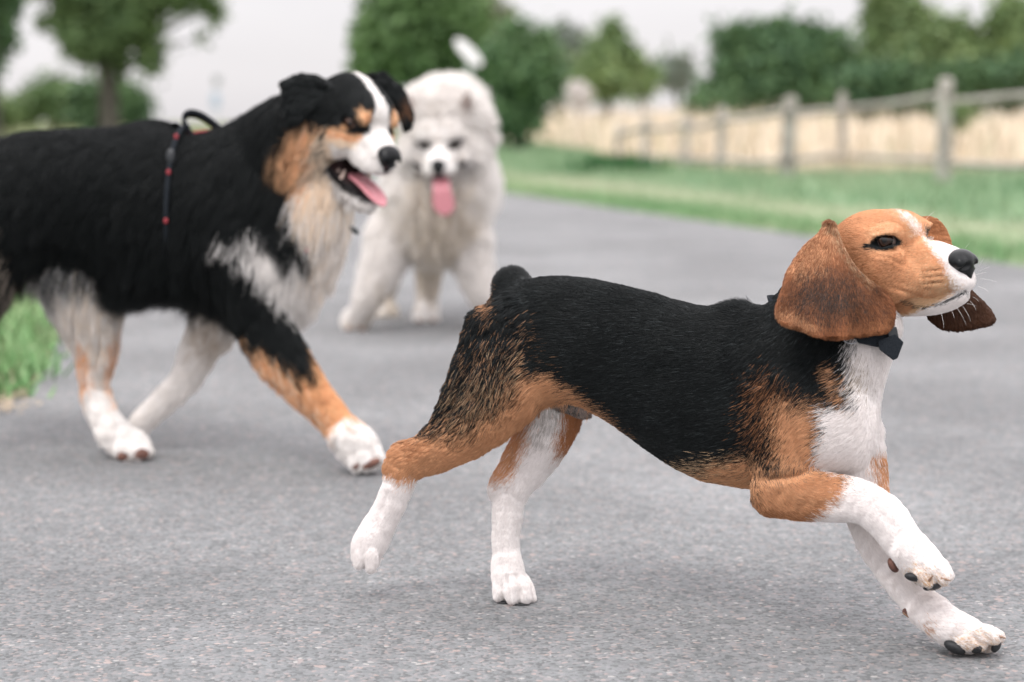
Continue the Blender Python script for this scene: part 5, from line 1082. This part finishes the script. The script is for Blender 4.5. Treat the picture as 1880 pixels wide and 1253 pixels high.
    for c_, r in pads: ball('paw_pad', c_, r, y0, root, M_padpink)
    for c_, r in (((653, 856, z-32), (9, 8, 8)), ((682, 852, z-38), (18, 8, 8))): ball('paw_pad', c_, r, y0, root, M_padpink, np.array([[.9, -.43, 0], [.43, .9, 0], [0, 0, 1]]))
    return root
if want('aussie'): build_aussie()

# ------------------------------------------------------------------ fluffy white dog facing the viewer
M_furW = hair_mat('white_fluff', .5, .2, .5)
def build_samoyed():
    y0 = 4.65
    root = empty('dog', tuple(gpt(770, 606)))
    tag(root, 'fluffy white dog with its pink tongue out, facing the viewer on the road', 'dog')
    B = head_frame(math.radians(94), math.radians(-9), math.radians(2)); O = np.array([807, 264, -100.])
    H = lambda f, u, s: O+f*B[0]+u*B[1]+s*B[2]
    hd = []
    def E(f, u, s, rf, ru, rs, k=12, fl=(-1, 0, 0), tg='head', sub=False):
        for sg in ((1, -1) if s else (1,)):
            hd.append(Ell(H(f, u, s*sg), (rf, ru, rs), tg, k, B, np.array([fl[0], fl[1], fl[2]*sg], float) @ B, sub))
    E(-44, 14, 0, 54, 56, 64); E(-10, 14, 0, 30, 34, 46, 12, (-1, .5, 0)); E(-44, 50, 0, 48, 60, 68, 34, (-.7, 1, 0), 'poll'); E(-26, -24, 40, 36, 38, 34, 14, (-.6, -.5, 1.4), 'cheek')
    E(24, -24, 0, 36, 21, 27, 12); E(42, -34, 0, 20, 18, 21, 8); E(24, -41, 17, 30, 16, 15, 6, (-1, -.3, .3))
    jaw = [Chain([[*H(-40, -52, 0), 32], [*H(-10, -68, 0), 24], [*H(22, -78, 0), 15], [*H(34, -80, 0), 10]], 'jaw', 8, flow=(0, 1, .3))]
    cav = [Ell(H(12, -58, 0), (32, 9, 18), 'cav', 4, B, sub=True)]
    for sg in (1, -1): cav.append(Chain([[*H(0, -30, 46*sg), 3.5], [*H(10, -42, 37*sg), 6], [*H(28, -56, 18*sg), 7], [*H(44, -60, 0), 5]], 'cav', 3, sub=True))
    for sg in (1, -1): hd.append(Ell(H(4, -1, 26.5*sg), (14, 5.2, 9), 'head', 3, B, sub=True))
    chest = Ell((794, 380, 10), (84, 86, 74), 'chest', 30, flow=(0, 1, -.1)); ruff = Ell((806, 320, -26), (80, 76, 62), 'chest', 30, flow=(0, 1, -.1)); crest = Ell((824, 236, -10), (72, 72, 50), 'crest', 34, flow=(0, -.5, .7))
    bodyp = Chain([[806, 350, 20, 80], [816, 338, 110, 80], [824, 338, 200, 78], [826, 345, 270, 68]], 'body', 30, 1.0, flow=(0, .5, 1))
    tailp = Chain([[826, 300, 320, 34], [836, 245, 330, 40], [834, 205, 290, 44], [825, 196, 240, 44], [812, 205, 200, 38]], 'tail', 20, flow=(.1, -.6, -.6))
    legs = []
    def leg(rows, g, tgn):
        legs.append(Chain(rows, tgn, 14, 1))
        u, v, w_ = rows[-1][:3]
        for dx in (-16, -5, 6, 17): legs.append(Chain([[u+dx*.8, v-2, w_-8, 9.5], [u+dx, v+8, w_-20+abs(dx)*.5, 8.5]], tgn, 2))
    g1 = float(ground_w(608, y0)); leg([[722, 430, 4, 42], [699, 490, -4, 34], [678, 540, -6, 26], [664, 574, (g1-6)/2, 22], [652, 590, g1, 24]], g1, 'leg')
    g2 = float(ground_w(604, y0)); leg([[856, 430, 4, 40], [870, 490, 0, 31], [886, 540, 0, 25], [898, 570, g2/2, 22], [900, 588, g2, 24]], g2, 'leg')
    g3 = float(ground_w(592, y0)); leg([[792, 390, 210, 46], [788, 470, 200, 27], [786, 530, g3, 19], [784, 560, g3, 19], [782, 576, g3-6, 22]], g3, 'hleg')
    g4 = float(ground_w(584, y0)); leg([[740, 390, 240, 44], [722, 475, 250, 25], [708, 530, g4, 17], [706, 556, g4, 17], [705, 568, g4-6, 20]], g4, 'hleg')
    prims = [chest, ruff, crest, bodyp, tailp]+legs+[p for p in hd if not p.sub]+jaw+[p for p in hd if p.sub]+cav
    def cavd(P): return np.min([c.ev(P[:, 0], P[:, 1], P[:, 2]) for c in cav], 0)
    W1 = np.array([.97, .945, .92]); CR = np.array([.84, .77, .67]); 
    def coat(P, tg, rg=None):
        n = len(P); rnd = rg.random(n) if rg is not None else np.full(n, .5); c = np.tile(W1, (n, 1))
        def put(colr, poly, soft, tags, prob=1., nz=12.):
            nonlocal c
            mk = patch(P, poly, soft, nz)*tags; mk = ((mk > rnd)*(rg.random(n) < prob)*1. if rg is not None else mk*prob); c = blend(c, colr, mk)
        bd = np.isin(tg, ['chest', 'jaw', 'cheek'])
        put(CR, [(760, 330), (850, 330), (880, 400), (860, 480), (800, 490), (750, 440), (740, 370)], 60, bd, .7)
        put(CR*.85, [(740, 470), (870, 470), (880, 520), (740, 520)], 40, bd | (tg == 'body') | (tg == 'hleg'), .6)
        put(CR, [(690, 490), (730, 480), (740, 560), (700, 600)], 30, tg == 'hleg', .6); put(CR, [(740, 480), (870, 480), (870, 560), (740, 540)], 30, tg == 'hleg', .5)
        put(CR*.9, [(700, 500), (690, 540), (670, 590), (690, 600), (720, 520)], 16, tg == 'leg', .5)
        put(CR*.9, [(630, 594), (690, 596), (690, 620), (630, 620)], 10, tg == 'leg', .6)
        q = (P-O) @ B.T; hd_ = np.isin(tg, ['head', 'cheek', 'jaw']); cd_ = cavd(P)
        c = blend(c, np.array([.02, .014, .014]), ((cd_ < 3.0) & hd_)*1.)
        es = np.hypot((q[:, 1]+1)/8, (np.abs(q[:, 2])-26.5)/12.5); c = blend(c, np.array([.035, .022, .018]), ((es < 1.15) & (q[:, 0] > -20) & hd_)*1.)
        if rg is not None: c = c*(.84+.2*rg.random(n))[:, None]
        return c
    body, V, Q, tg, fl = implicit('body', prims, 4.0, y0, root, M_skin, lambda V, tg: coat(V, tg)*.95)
    q = (V-O) @ B.T
    def length(P, tg):
        l = np.full(len(P), 38.); l = np.where(tg == 'tail', 50, l); l = np.where(tg == 'leg', np.interp(P[:, 1], [430, 520, 580, 610], [30, 18, 11, 6]), l); l = np.where(tg == 'hleg', np.interp(P[:, 1], [430, 500, 580, 610], [24, 13, 9, 5]), l)
        q = (P-O) @ B.T; l = np.where(tg == 'head', np.interp(q[:, 0], [-70, -30, 0, 50], [34, 24, 10, 4]), l); l = np.where(tg == 'cheek', np.interp(q[:, 0], [-50, -10, 10], [34, 20, 10]), l); l = np.where(tg == 'poll', 26, l); l = np.where(tg == 'jaw', np.interp(q[:, 0], [-30, 30], [36, 7]), l)
        l = np.minimum(l, 3+1.1*np.maximum(cavd(P), 0))
        l = np.where((np.hypot(q[:, 1]/1.0, (np.abs(q[:, 2])-26)) < 20) & (q[:, 0] > -25), 4, l)
        return l
    def dens(P, tg):
        d = np.where(np.isin(tg, ['head', 'cheek']), 1.5, 1.); d[cavd(P) < 4.5] = 0; q = (P-O) @ B.T
        d[(np.hypot((q[:, 1]+1)/8.5, (np.abs(q[:, 2])-26.5)/12) < 1) & (q[:, 0] > -20)] = 0
        d[np.linalg.norm((q-np.array([60, -32, 0]))/np.array([12, 13, 15]), axis=1) < 1] = 0
        return d
    fur('fur', V, Q, tg, fl, y0, body, M_furW, coat, length, dens, 230000, .5, .75, .45, 22, curl=.12, grav=.25, segs=5, seed=41, lift_fn=lambda P, t: np.where(np.isin(t, ['head']), .4, np.where(np.isin(t, ['leg', 'hleg']), .35, .7)))
    for s_ in (1, -1): ball('eye', H(-4, -1, 26*s_), (11, 11, 11), y0, root, M_eye, B)
    ns = [Ell(H(60, -30, 0), (10, 11, 14), 'n', 5, B), Ell(H(62, -38, 0), (8, 11, 10), 'n', 5, B), Ell(H(58, -50, 0), (6, 10, 4), 'n', 4, B)]
    for s_ in (1, -1): ns.append(Chain([[*H(72, -35, 5*s_), 2.6], [*H(64, -37, 10*s_), 2.2]], 'n', 2, sub=True))
    implicit('nose', ns, 1.6, y0, root, M_nose)
    rows = []
    for t in np.linspace(0, 1, 12):
        f = 4+50*min(t*2.2, 1)+4*t; u = -60-4*t-88*max(t-.3, 0)**1.0; hw = np.interp(t, [0, .35, .8, .95, 1], [13, 15, 21, 15, 6]); a = min(max((t-.1)/.35, 0), 1)*1.25
        rows.append((H(f, u, -3*t*3), hw, 4.5, B[1]*math.cos(a)+B[0]*math.sin(a)))
    ribbon('tongue', rows, B[2], y0, root, M_tongue)
    def ear(sg, seed):
        c0 = H(-12, 58, 50*sg); tip = H(8, 94, 56*sg); pr = [Chain([[*c0, 16], [*((c0+tip)/2), 11], [*tip, 4]], 'ear', 6, .6), Chain([[*H(8, 60, 50*sg), 12], [*H(18, 86, 54*sg), 5]], 'in', 2, .6, sub=True)]
        def ce(P, t, rg=None):
            n = len(P); c = np.tile(W1, (n, 1)); d = pr[1].ev(P[:, 0], P[:, 1], P[:, 2]); mk = np.clip(1-(d-1)/5, 0, 1)*((rg.random(n) < .75) if rg is not None else .8); c = blend(c, np.array([.50, .33, .26]), mk)
            return c*((.85+.2*rg.random(n))[:, None] if rg is not None else 1)
        o, Ve, Qe, te, fe = implicit('ear', pr, 3, y0, root, M_skin, lambda V_, t: ce(V_, t))
        fur('fur', Ve, Qe, te, fe, y0, o, M_furW, ce, lambda P, t: np.full(len(P), 9.), lambda P, t: np.ones(len(P)), 9000, .5, .4, .3, 14, curl=.1, seed=seed)
    ear(1, 51); ear(-1, 52)
    for (x, y, g) in ((640, 604, g1), (664, 605, g1), (770, 590, g3), (794, 590, g3)): ball('claw', (x, y, g-28), (5, 4, 5), y0, root, M_claw)
    return root
if want('samoyed'): build_samoyed()
